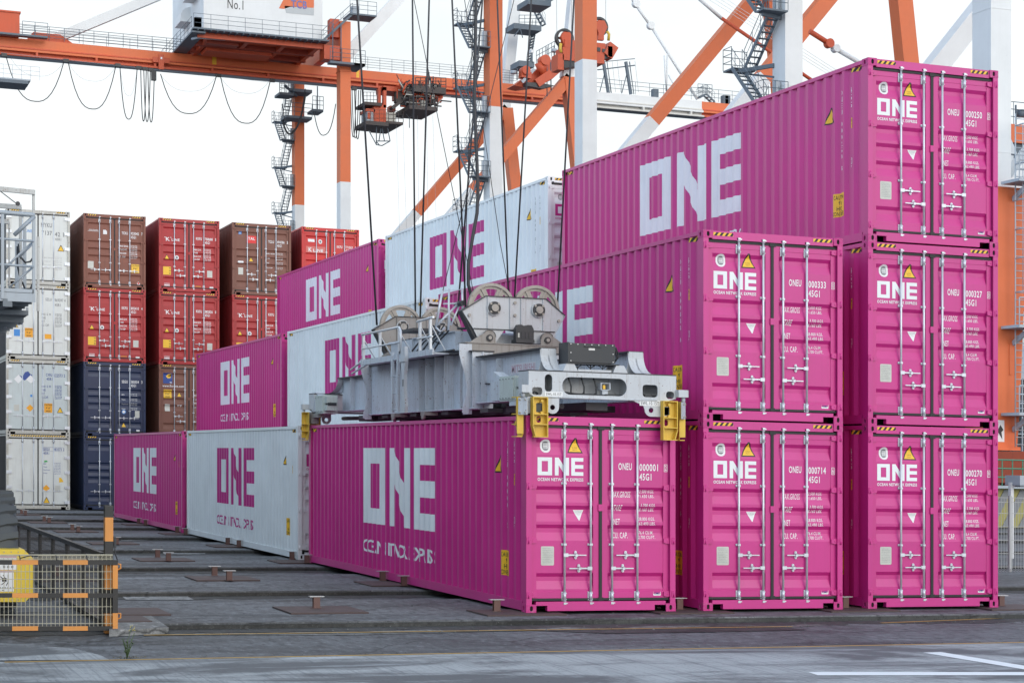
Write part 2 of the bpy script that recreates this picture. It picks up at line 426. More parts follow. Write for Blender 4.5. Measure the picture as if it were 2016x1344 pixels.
def build_gasket(k):
    mb=MB(); u0,u1=DU[k]; y0,y1=DY-.012,DY+.012
    lo,hi=(u0-.022,u0+.002) if k==0 else (u1-.002,u1+.028)
    mb.box((lo,y0,ZB-.03),(hi,y1,ZT+.035))
    mb.box((u0+.002,y0-.004,ZT-.004),(u1-.002,y1,ZT+.032)); mb.box((u0+.002,y0-.004,ZB-.034),(u1-.002,y1,ZB-.002))
    if k==0:
        mb.box((u1-.004,y0-.006,ZB-.002),(u1+.042,y1,ZT-.004)); mb.box((u1-.03,y0-.014,ZT-.02),(u1+.075,y0-.005,ZT+.035)); mb.box((u1-.022,y0-.012,ZB-.04),(u1+.06,y0-.005,ZB+.01))
    return mb.mesh('door_gasket')
RODU=[.625,1.048,1.395,1.812]
def build_rod(reef=False):
    mb=MB(); r=.017; y=.03
    mb.tube([(0,y,.13),(0,y,2.80)],r,12)
    for zc in (2.635,.235):
        mb.box((-.040,DY-.012,zc-.068),(.034,DY+.002,zc+.068)); mb.tube([(0,y,zc-.055),(0,y,zc+.06)],.0245,12)
        for s in (-1,1):
            for q in (-.05,.05): mb.disc((s*.030-.003,DY-.014,zc+q),.008,.012,'y',8)
        mb.box((.0,y-.01,zc-.05),(.030,DY,zc-.036)); mb.box((0,y-.01,zc+.036),(.03,DY,zc+.05))
    for zc in (1.905,1.0):
        mb.box((-.042,DY-.010,zc-.017),(.042,DY+.002,zc+.017)); mb.box((-.02,y-.022,zc-.013),(.02,DY,zc+.013))
        for s in (-1,1): mb.disc((s*.032,DY-.014,zc),.008,.012,'y',8)
    for zc,s in ((2.775,1),(.148,-1)):
        mb.disc((0,y,zc-.02*s),.03,.010,'z',12); mb.box((-.022,y-.026,zc-.002),(.020,y+.02,zc+.03) if s>0 else (.020,y+.02,zc-.034))
        mb.box((-.040,y-.012,zc+.012*s-.012),(-.022,DY-.02,zc+.012*s+.014)); mb.box((.022,y-.02,zc+.01*s-.012),(.044,DY-.02,zc+.012*s+.006))
    return mb.mesh('lock_rod')
def build_handle(s):
    "lever pointing in direction s from its rod"
    mb=MB(); y=.022
    mb.box((-.018*s,y-.01,-.026),(.055*s,y+.012,.026)); mb.box((.05*s,y-.004,-.011),(.20*s,y+.008,.011)); mb.box((.20*s,y-.006,-.009),(.35*s,y+.004,.007))
    o=[(a+.185*s,b) for a,b in capsule(-.02,-.062,.02,.062)]
    mb.prism(o,DY-.014,DY+.003,'y'); mb.box((.165*s,y-.012,-.022),(.205*s,DY-.01,-.012)); mb.box((.165*s,y-.016,-.022),(.205*s,y-.008,.026)); mb.box((.165*s,y-.016,.018),(.205*s,DY-.01,.026))
    mb.disc((.185*s,DY-.016,.048),.009,.012,'y',8); mb.disc((.185*s,DY-.016,-.046),.009,.012,'y',8)
    return mb.mesh('door_handle')
def build_hinge(k,big=False):
    mb=MB()
    if big:
        mb.box((-.05,-.006,-.062),(.02,.03,.062)); mb.prism([(0.0,-.06),(.15,-.05),(.15,.05),(0.0,.06)],.0,DY-.012,'y'); mb.disc((.06,-.006,0),.02,.012,'y',10)
    else:
        mb.prism([(.0,-.042),(.07,-.042),(.125,-.030),(.125,.030),(.07,.042),(.0,.042)],.030,DY+.002,'y'); mb.box((-.052,-.004,-.045),(.006,.036,.045)); mb.tube([(-.022,-.002,-.048),(-.022,-.002,.048)],.013,8)
        mb.disc((.06,.028,0),.012,.008,'y',8)
    me=mb.mesh('hinge')
    if k==1:
        for v in me.vertices: v.co.z+=SH*v.co.x; v.co.x*=-1; v.co.z-=SH*v.co.x
        me.flip_normals()
    return me
def stripes(d,x0,y0,x1,y1,w_=.045,my=1,mk=0):
    d.rect(x0,y0,x1,y1,mk,0); h=y1-y0; x=x0-h*.7
    while x<x1:
        a=[(x,y0),(x+w_,y0),(x+w_+h*.8,y1),(x+h*.8,y1)]
        # clip to rectangle
        p=a
        for side,lim in ((0,x0),(1,x1)):
            q=[]
            for i in range(len(p)):
                A,B=p[i],p[(i+1)%len(p)]; ia=(A[0]>=lim) if side==0 else (A[0]<=lim); ib=(B[0]>=lim) if side==0 else (B[0]<=lim)
                if ia: q.append(A)
                if ia!=ib:
                    t=(lim-A[0])/(B[0]-A[0]); q.append((lim,A[1]+t*(B[1]-A[1])))
            p=q
            if len(p)<3: break
        if len(p)>=3: d.poly(p,my,1)
        x+=w_*2
def fr_front(u,v,l): return (u,.018-.002-.0015*l,v)
def fr_door(u,v,l):
    ins=any(a<u<b for a,b in PU) and .3<v<2.64
    return (u,DY+(.006+door_prof(v) if ins else 0)-.0025-.0015*l,v)
def fr_flatdoor(u,v,l): return (u,DY-.012-.0025-.0015*l,v)
def fr_side(u,v,l): # u runs with the reading direction on the left side (towards -Y)
    y=-u; return (SX+side_prof(y)-.0025-.0015*l,y,v)
def tri(d,xc,z0,w_,h_,mk=0,my=1,l=0):
    def rt(s,zz): 
        return [(xc-w_/2*s,zz),(xc+w_/2*s,zz),(xc+w_*.06*s,zz+h_*s),(xc-w_*.06*s,zz+h_*s)]
    d.poly(rt(1,z0),mk,l); d.poly([(xc-w_/2*.80,z0+h_*.08),(xc+w_/2*.80,z0+h_*.08),(xc,z0+h_*.90)],my,l+1)
def prep():
    M['frame']=build_frame(); M['sideL']=build_side(); M['sideR']=build_side(True); M['roof']=build_roof(); M['endw']=build_endwall()
    for k in (0,1):
        M['door%d'%k]=build_door(k); M['fdoor%d'%k]=build_door(k,True); M['gask%d'%k]=build_gasket(k); M['hin%d'%k]=build_hinge(k); M['bhin%d'%k]=build_hinge(k,True)
    M['rod']=build_rod(); M['hanR']=build_handle(1); M['hanL']=build_handle(-1)
    for nm,x0,x1 in (('hzL',.18,.52),('hzR',1.92,2.255)):
        d=Dec(); stripes(d,x0,2.818,x1,2.868); M[nm]=d.wrap('hazard_stripe',fr_front)
    d=Dec(); stripes(d,.18,2.818,2.255,2.868); M['hzF']=d.wrap('hazard_stripe',fr_front)
    sb=[-y for y in side_breaks()]
    for nm,u0,u1 in (('hzN',-.56,-.20),('hzE',-(CL-.20),-(CL-.56))):
        d=Dec(); stripes(d,u0,2.752,u1,2.815,.05); M[nm]=d.wrap('hazard_stripe',fr_side,sb)
    # side markings ------------------------------------------------
    d=Dec(); d.logo(-8.25,1.0,-4.13,2.415,0); M['slogo']=d.wrap('side_logo',fr_side,sb)
    d=Dec(); d.text('OCEAN NETWORK EXPRESS',-8.25,.45,-4.13,.69,0,0,.016); M['stext']=d.wrap('side_lettering',fr_side,sb)
    d=Dec(); d.rect(-1.04,.49,-.72,.87,0,0)
    for s,z,a,b in (('CAUTION',.77,-1.02,-.74),("9'6\"",.68,-.93,-.80),('HIGH',.59,-.96,-.78),('CONTAINER',.505,-1.035,-.73)): d.text(s,a,z,b,z+.07,1,1,.01)
    M['scaut']=d.wrap('caution_label',fr_side,sb)
    d=Dec(); tri(d,-1.16,2.04,.30,.27); M['stri']=d.wrap('warning_triangle',fr_side,sb)
    d=Dec(); d.rect(-.565,1.86,-.475,2.03,0); d.text('2.9M',-.555,1.955,-.485,2.01,1,1); d.text('9\'6"',-.555,1.88,-.485,1.935,1,1); M['sht']=d.wrap('height_label',fr_side,sb)
    # door markings shared ------------------------------------------
    db=door_breaks()
    d=Dec(); d.logo(.208,2.020,.943,2.285,0); d.text('OCEAN NETWORK EXPRESS',.208,1.936,.943,1.984,0,0,.025); M['dlogo']=d.wrap('door_logo',fr_door,db,1)
    d=Dec(); o=[(.345+a,2.452+b) for a,b in capsule(-.082,-.098,.082,.098,.075)]; i_=[(.345+a,2.452+b) for a,b in capsule(-.05,-.068,.05,.068,.045)]
    d.poly(o,0); d.poly(i_,1,1)
    for x in (-.028,-.008,.012,.03): d.rect(.345+x,2.41,.345+x+.010,2.495,0,2)
    d.rect(.31,2.445,.38,2.456,0,2.2); M['demb']=d.wrap('inspection_emblem',fr_door,db,1)
    d=Dec(); tri(d,.815,2.355,.25,.225); d.text('SUPER',.775,2.425,.855,2.440,0,2); d.text('HEAVY',.775,2.395,.855,2.410,0,2); M['dtri']=d.wrap('warning_triangle',fr_door,db,1)
    d=Dec(); d.poly([(.79,1.51),(.96,1.51),(.885,1.357),(.872,1.357)],0); d.text('ATTENTION',.815,1.488,.935,1.498,1,1); d.text('CUSTOMS',.825,1.468,.925,1.478,1,1); d.text('APPROVED',.84,1.448,.91,1.456,1,1); d.text('PLATE',.86,1.43,.895,1.437,1,1); M['dinv']=d.wrap('customs_label',fr_door,db,1)
    d=Dec(); o=capsule(.262,.69,.470,.972,.02); d.poly(o,0)
    for k in range(9): d.text('CONTAINER DATA PLATE'[:20-k] ,.285,.935-k*.026,.285+.16*(1 if k%3 else .8),.945-k*.026,1,1)
    M['dpl']=d.wrap('data_plate',fr_door,db,1)
    d=Dec(); d.poly(capsule(2.09,.235,2.213,.30,.008),0); d.text('CIMC',2.105,.250,2.198,.284,1,1,.01); M['dmk']=d.wrap('maker_label',fr_door,db,1)
    d=Dec()
    for s,x0,x1,z in (('MAX.GROSS',1.418,1.722,1.705),('TARE',1.432,1.572,1.505),('NET',1.432,1.535,1.298),('CU. CAP.',1.424,1.675,1.095)): d.text(s,x0,z,x1,z+.088,0,0,.004,.12)
    for s,x0,x1,z in (('32.500 KGS.',1.85,2.12,1.773),('71.650 LBS.',1.85,2.12,1.703),('3.700 KGS.',1.88,2.127,1.568),('8.160 LBS.',1.87,2.12,1.50),('28.800 KGS.',1.85,2.122,1.362),('63.490 LBS.',1.855,2.127,1.292),('76.4 CU.M.',1.865,2.105,1.155),('2.700 CU.FT.',1.85,2.13,1.087)): d.text(s,x0,z,x1,z+.048,0,0,.008,.1)
    M['dwt']=d.wrap('weight_lettering',fr_door,db,1)
def idmesh(num,chk,door=True,pre='ONEU',code='45G1'):
    db=door_breaks(); d=Dec()
    d.text(pre,1.516,2.118,1.735,2.222,0,0,.018); d.text(num,1.862,2.108,2.172,2.214,0,0,.018); d.text(code,1.862,1.966,2.062,2.070,0,0,.018)
    if chk is not None:
        d.holed([(2.268,2.10),(2.326,2.10),(2.326,2.212),(2.268,2.212)],[(2.276,2.108),(2.318,2.108),(2.318,2.204),(2.276,2.204)],0); d.text(chk,2.282,2.12,2.312,2.192,0,0,.01)
    return d.wrap('door_number',fr_door,db,1)
def sideid(num,chk,pre='ONEU'):
    sb=[-y for y in side_breaks()]; d=Dec()
    d.vtext(pre+' '+num+' '+chk,-.80,2.52,.075,.082,0,0,.006,1.28); d.vtext('45G1',-.52,2.52,.075,.09,0,0,.006,1.3)
    d.holed([(-.565,1.29),(-.475,1.29),(-.475,1.385),(-.565,1.385)],[(-.557,1.298),(-.483,1.298),(-.483,1.377),(-.557,1.377)],0); d.text('IC',-.545,1.308,-.495,1.367,0,0,.01); d.text('87',-.55,1.215,-.49,1.27,0,0,.01)
    return d.wrap('side_number',fr_side,sb)
def container(name,label,loc,mat,group,kind='dry',lift=0,extra=None,dm=None,frame_mat=None,hm=None,cat='container',handles='stag',hz=True):
    "shell, doors, rods, hinges and handles of one container"
    t=thing(name,label,cat,loc,group); fm=frame_mat or mat; dm=dm or mat
    inst('frame',M['frame'],[fm,CAV,MGS if fm is MAG else fm],t)
    ls=inst('side_panel',M['sideL'],mat,t); inst('side_panel',M['sideR'],mat,t); inst('roof_panel',M['roof'],mat,t); inst('end_wall',M['endw'],mat,t)
    if hz:
        for k in (('hzL','hzR') if hz!='full' else ('hzF',)): inst('hazard_stripe',M[k],[RUB,YEL],t)
    sdm={BRN:BRS,BR2:BRS,RED:RDS,RE2:RDS}.get(mat)  # left side takes the copy with gap shade painted in
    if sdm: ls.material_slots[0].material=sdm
    doors=[]
    for k in (0,1):
        dn='fdoor%d' if kind=='reefer' else 'door%d'
        dr=inst('door',M[dn%k],dm,t); doors.append(dr)
        inst('door_gasket',M['gask%d'%k],RUB,dr)
        for j,u in enumerate(RODU[2*k:2*k+2]):
            inst('lock_rod',M['rod'],STL,dr,(u,0,0))
            if handles=='stag':
                z=(.845,.648)[j if k==0 else 1-j]; s=(1,-1)[j if k==0 else j]
                s={0:{0:1,1:-1},1:{0:1,1:-1}}[k][j]
            else:
                z=.72; s=-1 if j==0 else -1
                if k==1: s=1
            if handles=='stag' and k==1: z=(.648,.845)[j]
            inst('door_handle',M['hanR' if s>0 else 'hanL'],STL,dr,(u,0,z))
        for z in ((2.67,1.86,1.06,.26) if kind!='reefer' else (2.60,2.02,1.44,.86,.28)):
            inst('hinge',M[('bhin%d' if kind=='reefer' else 'hin%d')%k],hm or mat,dr,((.06 if k==0 else CW-.06),0,z))
    return t,ls,doors
# ---- the stacked magenta and pale containers ----
def liner(label,loc,num,chk,pale=False,group='stacked line containers'):
    t,ls,dr=container('shipping_container',label,loc,WHT if pale else MAG,group,hz=True)
    lm=LOGOM if pale else LOGOW; tx=TXM if pale else TXW
    inst('hazard_stripe',M['hzN'],[RUB,YEL],ls); inst('hazard_stripe',M['hzE'],[RUB,YEL],ls)
    inst('side_logo',M['slogo'],lm,ls); inst('side_lettering',M['stext'],lm,ls)
    inst('caution_label',M['scaut'],[YEL,TXB],ls); inst('warning_triangle',M['stri'],[TXB,YEL],ls); inst('height_label',M['sht'],[YEL,TXB],ls)
    if num: inst('side_number',sideid(num,chk),TXB if pale else TXW,ls)
    inst('door_logo',M['dlogo'],lm,dr[0]); inst('inspection_emblem',M['demb'],[STI,TXG],dr[0]); inst('warning_triangle',M['dtri'],[TXB,YEL],dr[0])
    inst('customs_label',M['dinv'],[STI,TXG],dr[0]); inst('data_plate',M['dpl'],[PLT,TXG],dr[0])
    if num: inst('door_number',idmesh(num,chk),tx,dr[1])
    inst('weight_lettering',M['dwt'],tx,dr[1]); inst('maker_label',M['dmk'],[STI,TXN],dr[1])
    return t
prep()
XA,XB,XC=0,2.907,5.845
G='magenta and pale line containers'
liner('magenta container numbered 000001 at ground level directly beneath the grey spreader',(XA,0,0),'000001','2',group=G)
liner('magenta container numbered 000714 at ground level in the middle of the row of doors',(XB,.01,0),'000714','6',group=G)
liner('magenta container numbered 000333 on top of the two-high stack of doors',(XB,.01,CH),'000333','0',group=G)
liner('magenta container numbered 000270 at ground level at the right end of the row',(XC,.08,0),'000270','9',group=G)
liner('magenta container numbered 000327 in the middle of the three-high stack at the right',(XC,.08,CH),'000327','0',group=G)
liner('magenta container numbered 000250 on top of the three-high stack at the right, highest of all',(XC,.08,2*CH),'000250','3',group=G)
YW,YM=13.079,25.933
liner('pale container with magenta letters at ground level behind the front magenta one',(XA,YW,0),None,None,True,G)
liner('pale container with magenta letters on the second level, partly hidden by the spreader',(XB,YW,CH),None,None,True,G)
liner('pale container with magenta letters on the third level, crossed by the hoist ropes',(XC,YW,2*CH),'000182','5',True,G)
liner('magenta container at ground level farthest left, beside the navy containers',(XA,YM,0),None,None,False,G)
liner('magenta container on the second level above the far pale roof, left of the pale one',(XB,YM,CH),None,None,False,G)
liner('magenta container on the third level overlapping the bright red container behind',(XC,YM,2*CH),None,None,False,G)
# ---- the far block of door ends ----
FB=door_breaks()
def deco(name,items,mats,parent,flatd=False):
    d=Dec()
    for it in items:
        k=it[0]
        if k=='t': d.text(it[1],*it[2:6],it[6],it[7] if len(it)>7 else 0,.022,it[8] if len(it)>8 else 0)
        elif k=='r': d.rect(*it[1:5],it[5],it[6] if len(it)>6 else 0)
        elif k=='p': d.poly(it[1],it[2],it[3] if len(it)>3 else 0)
    me=d.wrap(name,fr_flatdoor if flatd else fr_door,[] if flatd else FB,1)
    return inst(name,me,mats,parent)
def tri3(parent,xc,z0,w_=.2,h_=.19,flatd=False):
    d=Dec(); tri(d,xc,z0,w_,h_); return inst('warning_triangle',d.wrap('warning_triangle',fr_flatdoor if flatd else fr_door,[] if flatd else FB,1),[TXB,YEL],parent)
def caution(parent,x0,z0,x1,z1,lines,flatd=False,mat=None):
    h=(z1-z0)/len(lines); it=[('r',x0,z0,x1,z1,0)]
    for i,s in enumerate(lines):
        q=.92 if len(s)>5 else .55
        c=(x0+x1)/2; ww=(x1-x0)*q/2; z=z1-(i+1)*h+h*.2; it.append(('t',s,c-ww,z,c+ww,z+h*.6,1,1))
    return deco('caution_label',it,[mat or YEL,TXB],parent,flatd)
def wtbl(parent,labels,x0,z0,mat,flatd=False,dz=.155,x1=1.85,vals=None,hh=.07):
    it=[]
    vals=vals or [('32.500 KGS','71.650 LBS'),('3.920 KGS','8.640 LBS'),('28.580 KGS','63.010 LBS'),('76.2 CU.M','2.690 CU.FT')]
    for i,s in enumerate(labels):
        z=z0-i*dz; it.append(('t',s,x0,z,x0+.036*len(s),z+hh,0)); a,b=vals[i%4]
        it.append(('t',a,x1,z+.04,x1+.26,z+.04+hh*.6,0)); it.append(('t',b,x1,z-.02,x1+.26,z-.02+hh*.6,0))
    return deco('weight_lettering',it,mat,parent,flatd)
FY=46.0; FX=[-2.90,.06,3.02,5.98,8.86]
GF='far block of container door ends'
def fid(parent,pre,num,chk,code,mat,flatd=False,z=2.10):
    it=[('t',pre,1.50,z,1.735,z+.11,0),('t',num,1.862,z,2.172,z+.11,0),('t',code,1.862,z-.145,2.06,z-.035,0)]
    if chk: it.append(('t',chk,2.27,z,2.315,z+.11,0))
    return deco('door_number',it,mat,parent,flatd)
def rail(t): pass
KL=[('t','K',.29,2.0,.45,2.15,0),('r',.23,2.135,.28,2.155,0),('r',.46,2.135,.51,2.155,0),('t','LINE',.52,2.01,.84,2.11,0)]
def kline(label,x,lev,num,chk,mat=None,code='45G1',bright=False):
    t,ls,dr=container('shipping_container',label,(x,FY,lev*CH),mat or RED,GF,frame_mat=mat or RED)
    if not bright:
        deco('door_logo',KL,TXW,dr[0]); tri3(dr[0],.33,1.27); 
        d=Dec(); d.poly([(.73+a,1.36+b) for a,b in capsule(-.075,-.085,.075,.085,.07)],0); d.poly([(.73+a,1.36+b) for a,b in capsule(-.04,-.05,.04,.05,.035)],1,1); inst('inspection_emblem',d.wrap('inspection_emblem',fr_door,FB,1),[STI,TXG],dr[0])
        caution(dr[0],.18,.66,.49,.98,['CAUTION','9\'6" HIGH','CONTAINER']); deco('maker_label',[('r',.22,.22,.44,.32,0)],STI,dr[0])
        wtbl(dr[1],['MAX.G.W.','TARE','MAX.C.W.','CU.CAP'],1.43,1.68,TXW,dz=.13); deco('data_plate',[('r',1.95,.63,2.16,.90,0)],PLT,dr[1]); deco('stencil_mark',[('r',1.47,.245,1.70,.262,0)],YEL,dr[1]); deco('maker_label',[('r',2.05,.20,2.2,.26,0)],STI,dr[1])
    else:
        deco('door_logo',[('r',.20,1.86,1.02,2.12,1)]+[(a,*b) if a=='r' else a for a,b in []]+[('t','K',.30,1.90,.44,2.07,0,1),('t','LINE',.50,1.90,.92,2.02,0,1)],[TXW,flat('faded_red_marking',(.62,.16,.14))],dr[0])
        d=Dec(); d.poly([(.80+a,2.33+b) for a,b in capsule(-.075,-.09,.075,.09,.07)],0); d.poly([(.80+a,2.33+b) for a,b in capsule(-.04,-.05,.04,.05,.035)],1,1); inst('inspection_emblem',d.wrap('inspection_emblem',fr_door,FB,1),[STI,TXG],dr[0])
        deco('sticker',[('r',.28,2.30,.56,2.42,0)],STI,dr[0]); wtbl(dr[1],['MAX.G.W.','TARE','NET','CU.CAP'],1.43,1.68,TXW,dz=.13)
    fid(dr[1],'KKFU',num,chk,code,TXW)
    return t
# brown, red, navy, navy
t,ls,dr=container('shipping_container','brown container on top of the stack between the white and red stacks, rust streaked',(FX[1],FY,3*CH),BRN,GF,handles='row')
deco('door_logo',[('t','TRITON',.21,2.245,.57,2.285,0),('r',.17,2.215,.60,2.228,0)],TXW,dr[0]); deco('sticker',[('p',[(.77,2.12),(.92,2.12),(.92,2.24),(.87,2.29),(.77,2.29)],0)],STI,dr[0]); deco('data_plate',[('r',.17,.76,.40,1.04,0)],PLT,dr[0])
fid(dr[1],'TCKU','923042','7','45G1',TXW,z=2.15); wtbl(dr[1],['MAX GROSS','TARE WT.','PAYLOAD','C. CAP'],1.43,1.66,TXW,dz=.14); caution(dr[1],1.88,.66,2.19,1.00,['CAUTION',"9'6\"",'HIGH'])
d=Dec(); d.poly(circ(2.16,.255,.06),0); d.poly(circ(2.16,.255,.035),1,1); inst('sticker',d.wrap('sticker',fr_door,[],1),[STI,REDS],dr[1])
kline('red container second from the top, under the rusty brown one',FX[1],2,'805410','4')
def navy(label,lev):
    t,ls,dr=container('shipping_container',label,(FX[1],FY,lev*CH),NVY,GF,handles='row')
    fid(dr[1],'SEGU','585554','3','45G1',TXW); wtbl(dr[1],['MGW','Tare','Payload','Cube'],1.50,1.62,TXW,dz=.185,hh=.045)
    d=Dec(); d.poly(circ(1.58,.97,.085),0); d.poly(circ(1.58,.97,.06),1,1); inst('door_logo',d.wrap('door_logo',fr_door,FB,1),[BLS,STI],dr[1])
    deco('data_plate',[('r',2.02,.75,2.20,1.02,0)],PLT,dr[1]); tri3(dr[1],1.58,.36); deco('maker_label',[('r',2.07,.215,2.2,.275,0)],STI,dr[1])
navy('navy blue container second from the ground with a yellow triangle low on its door',1)
navy('navy blue container at ground level, cut off by the magenta container',0)
kline('red container on top of its stack, between two brown tops',FX[2],3,'788688','5')
kline('red container under another red one and above the brown one with a blue emblem',FX[2],2,'882826','0')
t,ls,dr=container('shipping_container','dark brown container with a blue and yellow emblem under two red ones',(FX[2],FY,CH),BR2,GF)
deco('door_logo',[('r',.18,2.14,.55,2.56,0),('p',[(.22,2.24),(.28,2.24),(.33,2.33),(.46,2.36),(.50,2.41),(.36,2.40),(.40,2.47),(.51,2.50),(.51,2.54),(.38,2.51),(.27,2.40)],1,1),('r',.21,2.15,.52,2.21,2,1),('t','FLORENS',.22,2.16,.51,2.20,0,2)],[TXN,YEL,STI],dr[0])
deco('door_lettering',[('t','www.florens.com',.15,2.00,1.02,2.09,0)],TXW,dr[0]); caution(dr[0],.20,1.56,.52,1.90,['CAUTION',"9'6\"",'HIGH']); tri3(dr[0],.83,1.62); deco('data_plate',[('r',.25,1.04,.45,1.32,0)],PLT,dr[0]); deco('sticker',[('p',[(.74,1.30),(.82,1.30),(.78,1.22)],0),('p',[(.83,1.30),(.94,1.30),(.88,1.22)],0)],STI,dr[0])
wtbl(dr[1],['M.G.W.','TARE','PAYLOAD','CU.CAP'],1.43,1.66,TXW,dz=.155); fid(dr[1],'FSCU','','','45G1',TXW) if False else None
t,ls,dr=container('shipping_container','brown container with a small red sticker on top of the fourth stack from the left',(FX[3],FY,3*CH),BR2,GF)
deco('door_logo',[('r',.60,2.10,1.0,2.40,0),('t','TAL',.66,2.23,.95,2.34,1,1)],[REDS,TXW],dr[0]); deco('sticker',[('r',.28,2.44,.40,2.55,0),('t','GL',.30,2.47,.38,2.52,1,1)],[BLS,TXW],dr[0]); tri3(dr[0],.79,1.36); deco('sticker',[('p',[(.36+a,1.33+b) for a,b in capsule(-.12,-.04,.12,.04)],0)],STI,dr[0]); deco('data_plate',[('r',.26,.82,.46,1.10,0)],PLT,dr[0])
fid(dr[1],'TCLU','494386','5','45G1',TXW,z=2.15); wtbl(dr[1],['MAX. GROSS','TARE','NET','CU. CAP'],1.43,1.70,TXW,dz=.19,hh=.045)
kline('red container directly under the brown one with the small red sticker',FX[3],2,'790115','2')
kline('bright red container on top of the stack farthest right, half hidden by the magenta roof',FX[4],3,'771503','0',RE2,'45G0',True)
# white refrigerated stack at the left
def reefer(label,lev,mat,items,tm=TXG,hz=True,fm=None):
    t,ls,dr=container('refrigerated_container',label,(FX[0],FY,lev*CH),mat,'white refrigerated containers',kind='reefer',frame_mat=fm or RFR,hm=STL,handles='row',hz=hz)
    ls.material_slots[0].material=DKS  # left side panel much darker than the doors
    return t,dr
t,dr=reefer('off-white refrigerated container on top, behind the grey access platform',3,REE,[])
deco('door_number',[('t','NYKU',1.33,2.25,1.75,2.42,0),('t','7137',1.36,1.95,1.75,2.12,0),('t','42 1',1.86,1.92,2.20,2.09,0),('t','45R1',1.87,1.76,2.10,1.86,0)],TXG,dr[1],True); tri3(dr[1],2.09,1.35,.26,.24,True)
deco('door_logo',[('t','K LINE',.62,2.02,.98,2.13,0)]+[('p',circ(.88,2.42,.07),0)],BLS,dr[0],True); wtbl(dr[1],['MAX GROSS','TARE WT','PAYLOAD','CU CAP'],1.45,1.05,flat('faint_lettering',(.45,.46,.45)),True,dz=.14,hh=.05,x1=1.87)
t,dr=reefer('off-white refrigerated container third from the ground, under the platform end',2,REE,[])
deco('door_number',[('t','SZLU',1.50,2.30,1.74,2.41,0),('t','969397 4',1.85,2.28,2.27,2.40,0),('t','45R1',1.86,2.10,2.08,2.21,0)],TXG,dr[1],True); wtbl(dr[1],['MAX. G. W.','TARE','NET','CU. CAP.'],1.36,1.73,TXG,True,dz=.14,hh=.09,x1=1.86)
tri3(dr[0],.36,1.22,.22,.18,True); deco('sticker',[('r',.30,.89,.53,1.15,0)],BLS,dr[0],True); caution(dr[0],.71,.86,1.02,1.22,['CAUTION',"9'-6\"",'HIGH'],True,ORL); deco('sticker',[('r',1.47,.82,1.73,1.01,0)],ORL,dr[1],True)
t,dr=reefer('grey-white refrigerated container second from the ground with torn white stickers and a blue swirl',1,RE3,[])
deco('door_number',[('t','CXRU',1.52,2.27,1.76,2.38,0),('t','122573 2',1.83,2.25,2.25,2.37,0),('t','45R1',1.54,2.11,1.76,2.22,0)],TXN,dr[1],True); wtbl(dr[1],['MAX. G. W.','TARE','NET','CU.CAP.'],1.36,1.83,TXN,True,dz=.14,hh=.09,x1=1.86)
sw=[(.40,2.18),(.52,2.28),(.62,2.22),(.72,2.40),(.84,2.44),(.92,2.34),(1.0,2.30),(.93,2.20),(.80,2.14),(.70,2.08),(.60,2.16),(.5,2.1)]
deco('door_logo',[('p',sw,0)],TXN,dr[0],True); deco('sticker',[('p',[(.30,2.12),(.46,1.96),(.64,2.12),(.48,2.30)],0,1),('p',[(.76,2.12),(.94,1.98),(1.10,2.10),(.93,2.30)],0,1)],STI,dr[0],True)
deco('sticker',[('p',[(.76,1.02),(.91,.88),(1.05,1.02),(.91,1.16)],0)],ORL,dr[0],True); deco('data_plate',[('r',.30,.90,.50,1.14,0)],PLT,dr[0],True); deco('sticker',[('r',.92,1.45,1.0,1.54,0)],BLS,dr[0],True)
caution(dr[1],1.45,.86,1.76,1.22,['CAUTION',"9'-6\"",'HIGH'],True,ORL); tri3(dr[1],2.06,.86,.24,.22,True)
t,dr=reefer('off-white refrigerated container at ground level with a dirty left foot and green sticker',0,REE,[],hz='full')
deco('door_number',[('t','SEGU',1.42,2.28,1.66,2.39,0),('t','983573 2',1.80,2.28,2.22,2.39,0),('t','45R1',1.42,2.13,1.64,2.23,0),('r',1.42,2.41,2.2,2.418,0),('r',1.42,2.255,2.2,2.262,0)],TXN,dr[1],True); wtbl(dr[1],['MGW','Tare','Payload','Cube'],1.42,1.75,TXN,True,dz=.12,hh=.045,x1=1.82)
deco('sticker',[('p',[(1.45,1.82),(1.60,1.85),(1.55,1.90),(1.46,1.90)],0)],flat('green_sticker',(.05,.4,.1)),dr[1],True); deco('sticker',[('p',[(2.02,1.05),(2.2,1.08),(2.1,1.24),(2.02,1.24)],0)],YEL,dr[1],True)
deco('sticker',[('p',[(1.38,.82),(1.53,.69),(1.67,.82),(1.53,.96)],0)],ORL,dr[1],True); tri3(dr[1],1.54,.24,.26,.24,True); deco('data_plate',[('r',1.86,.68,2.07,.94,0)],PLT,dr[1],True)
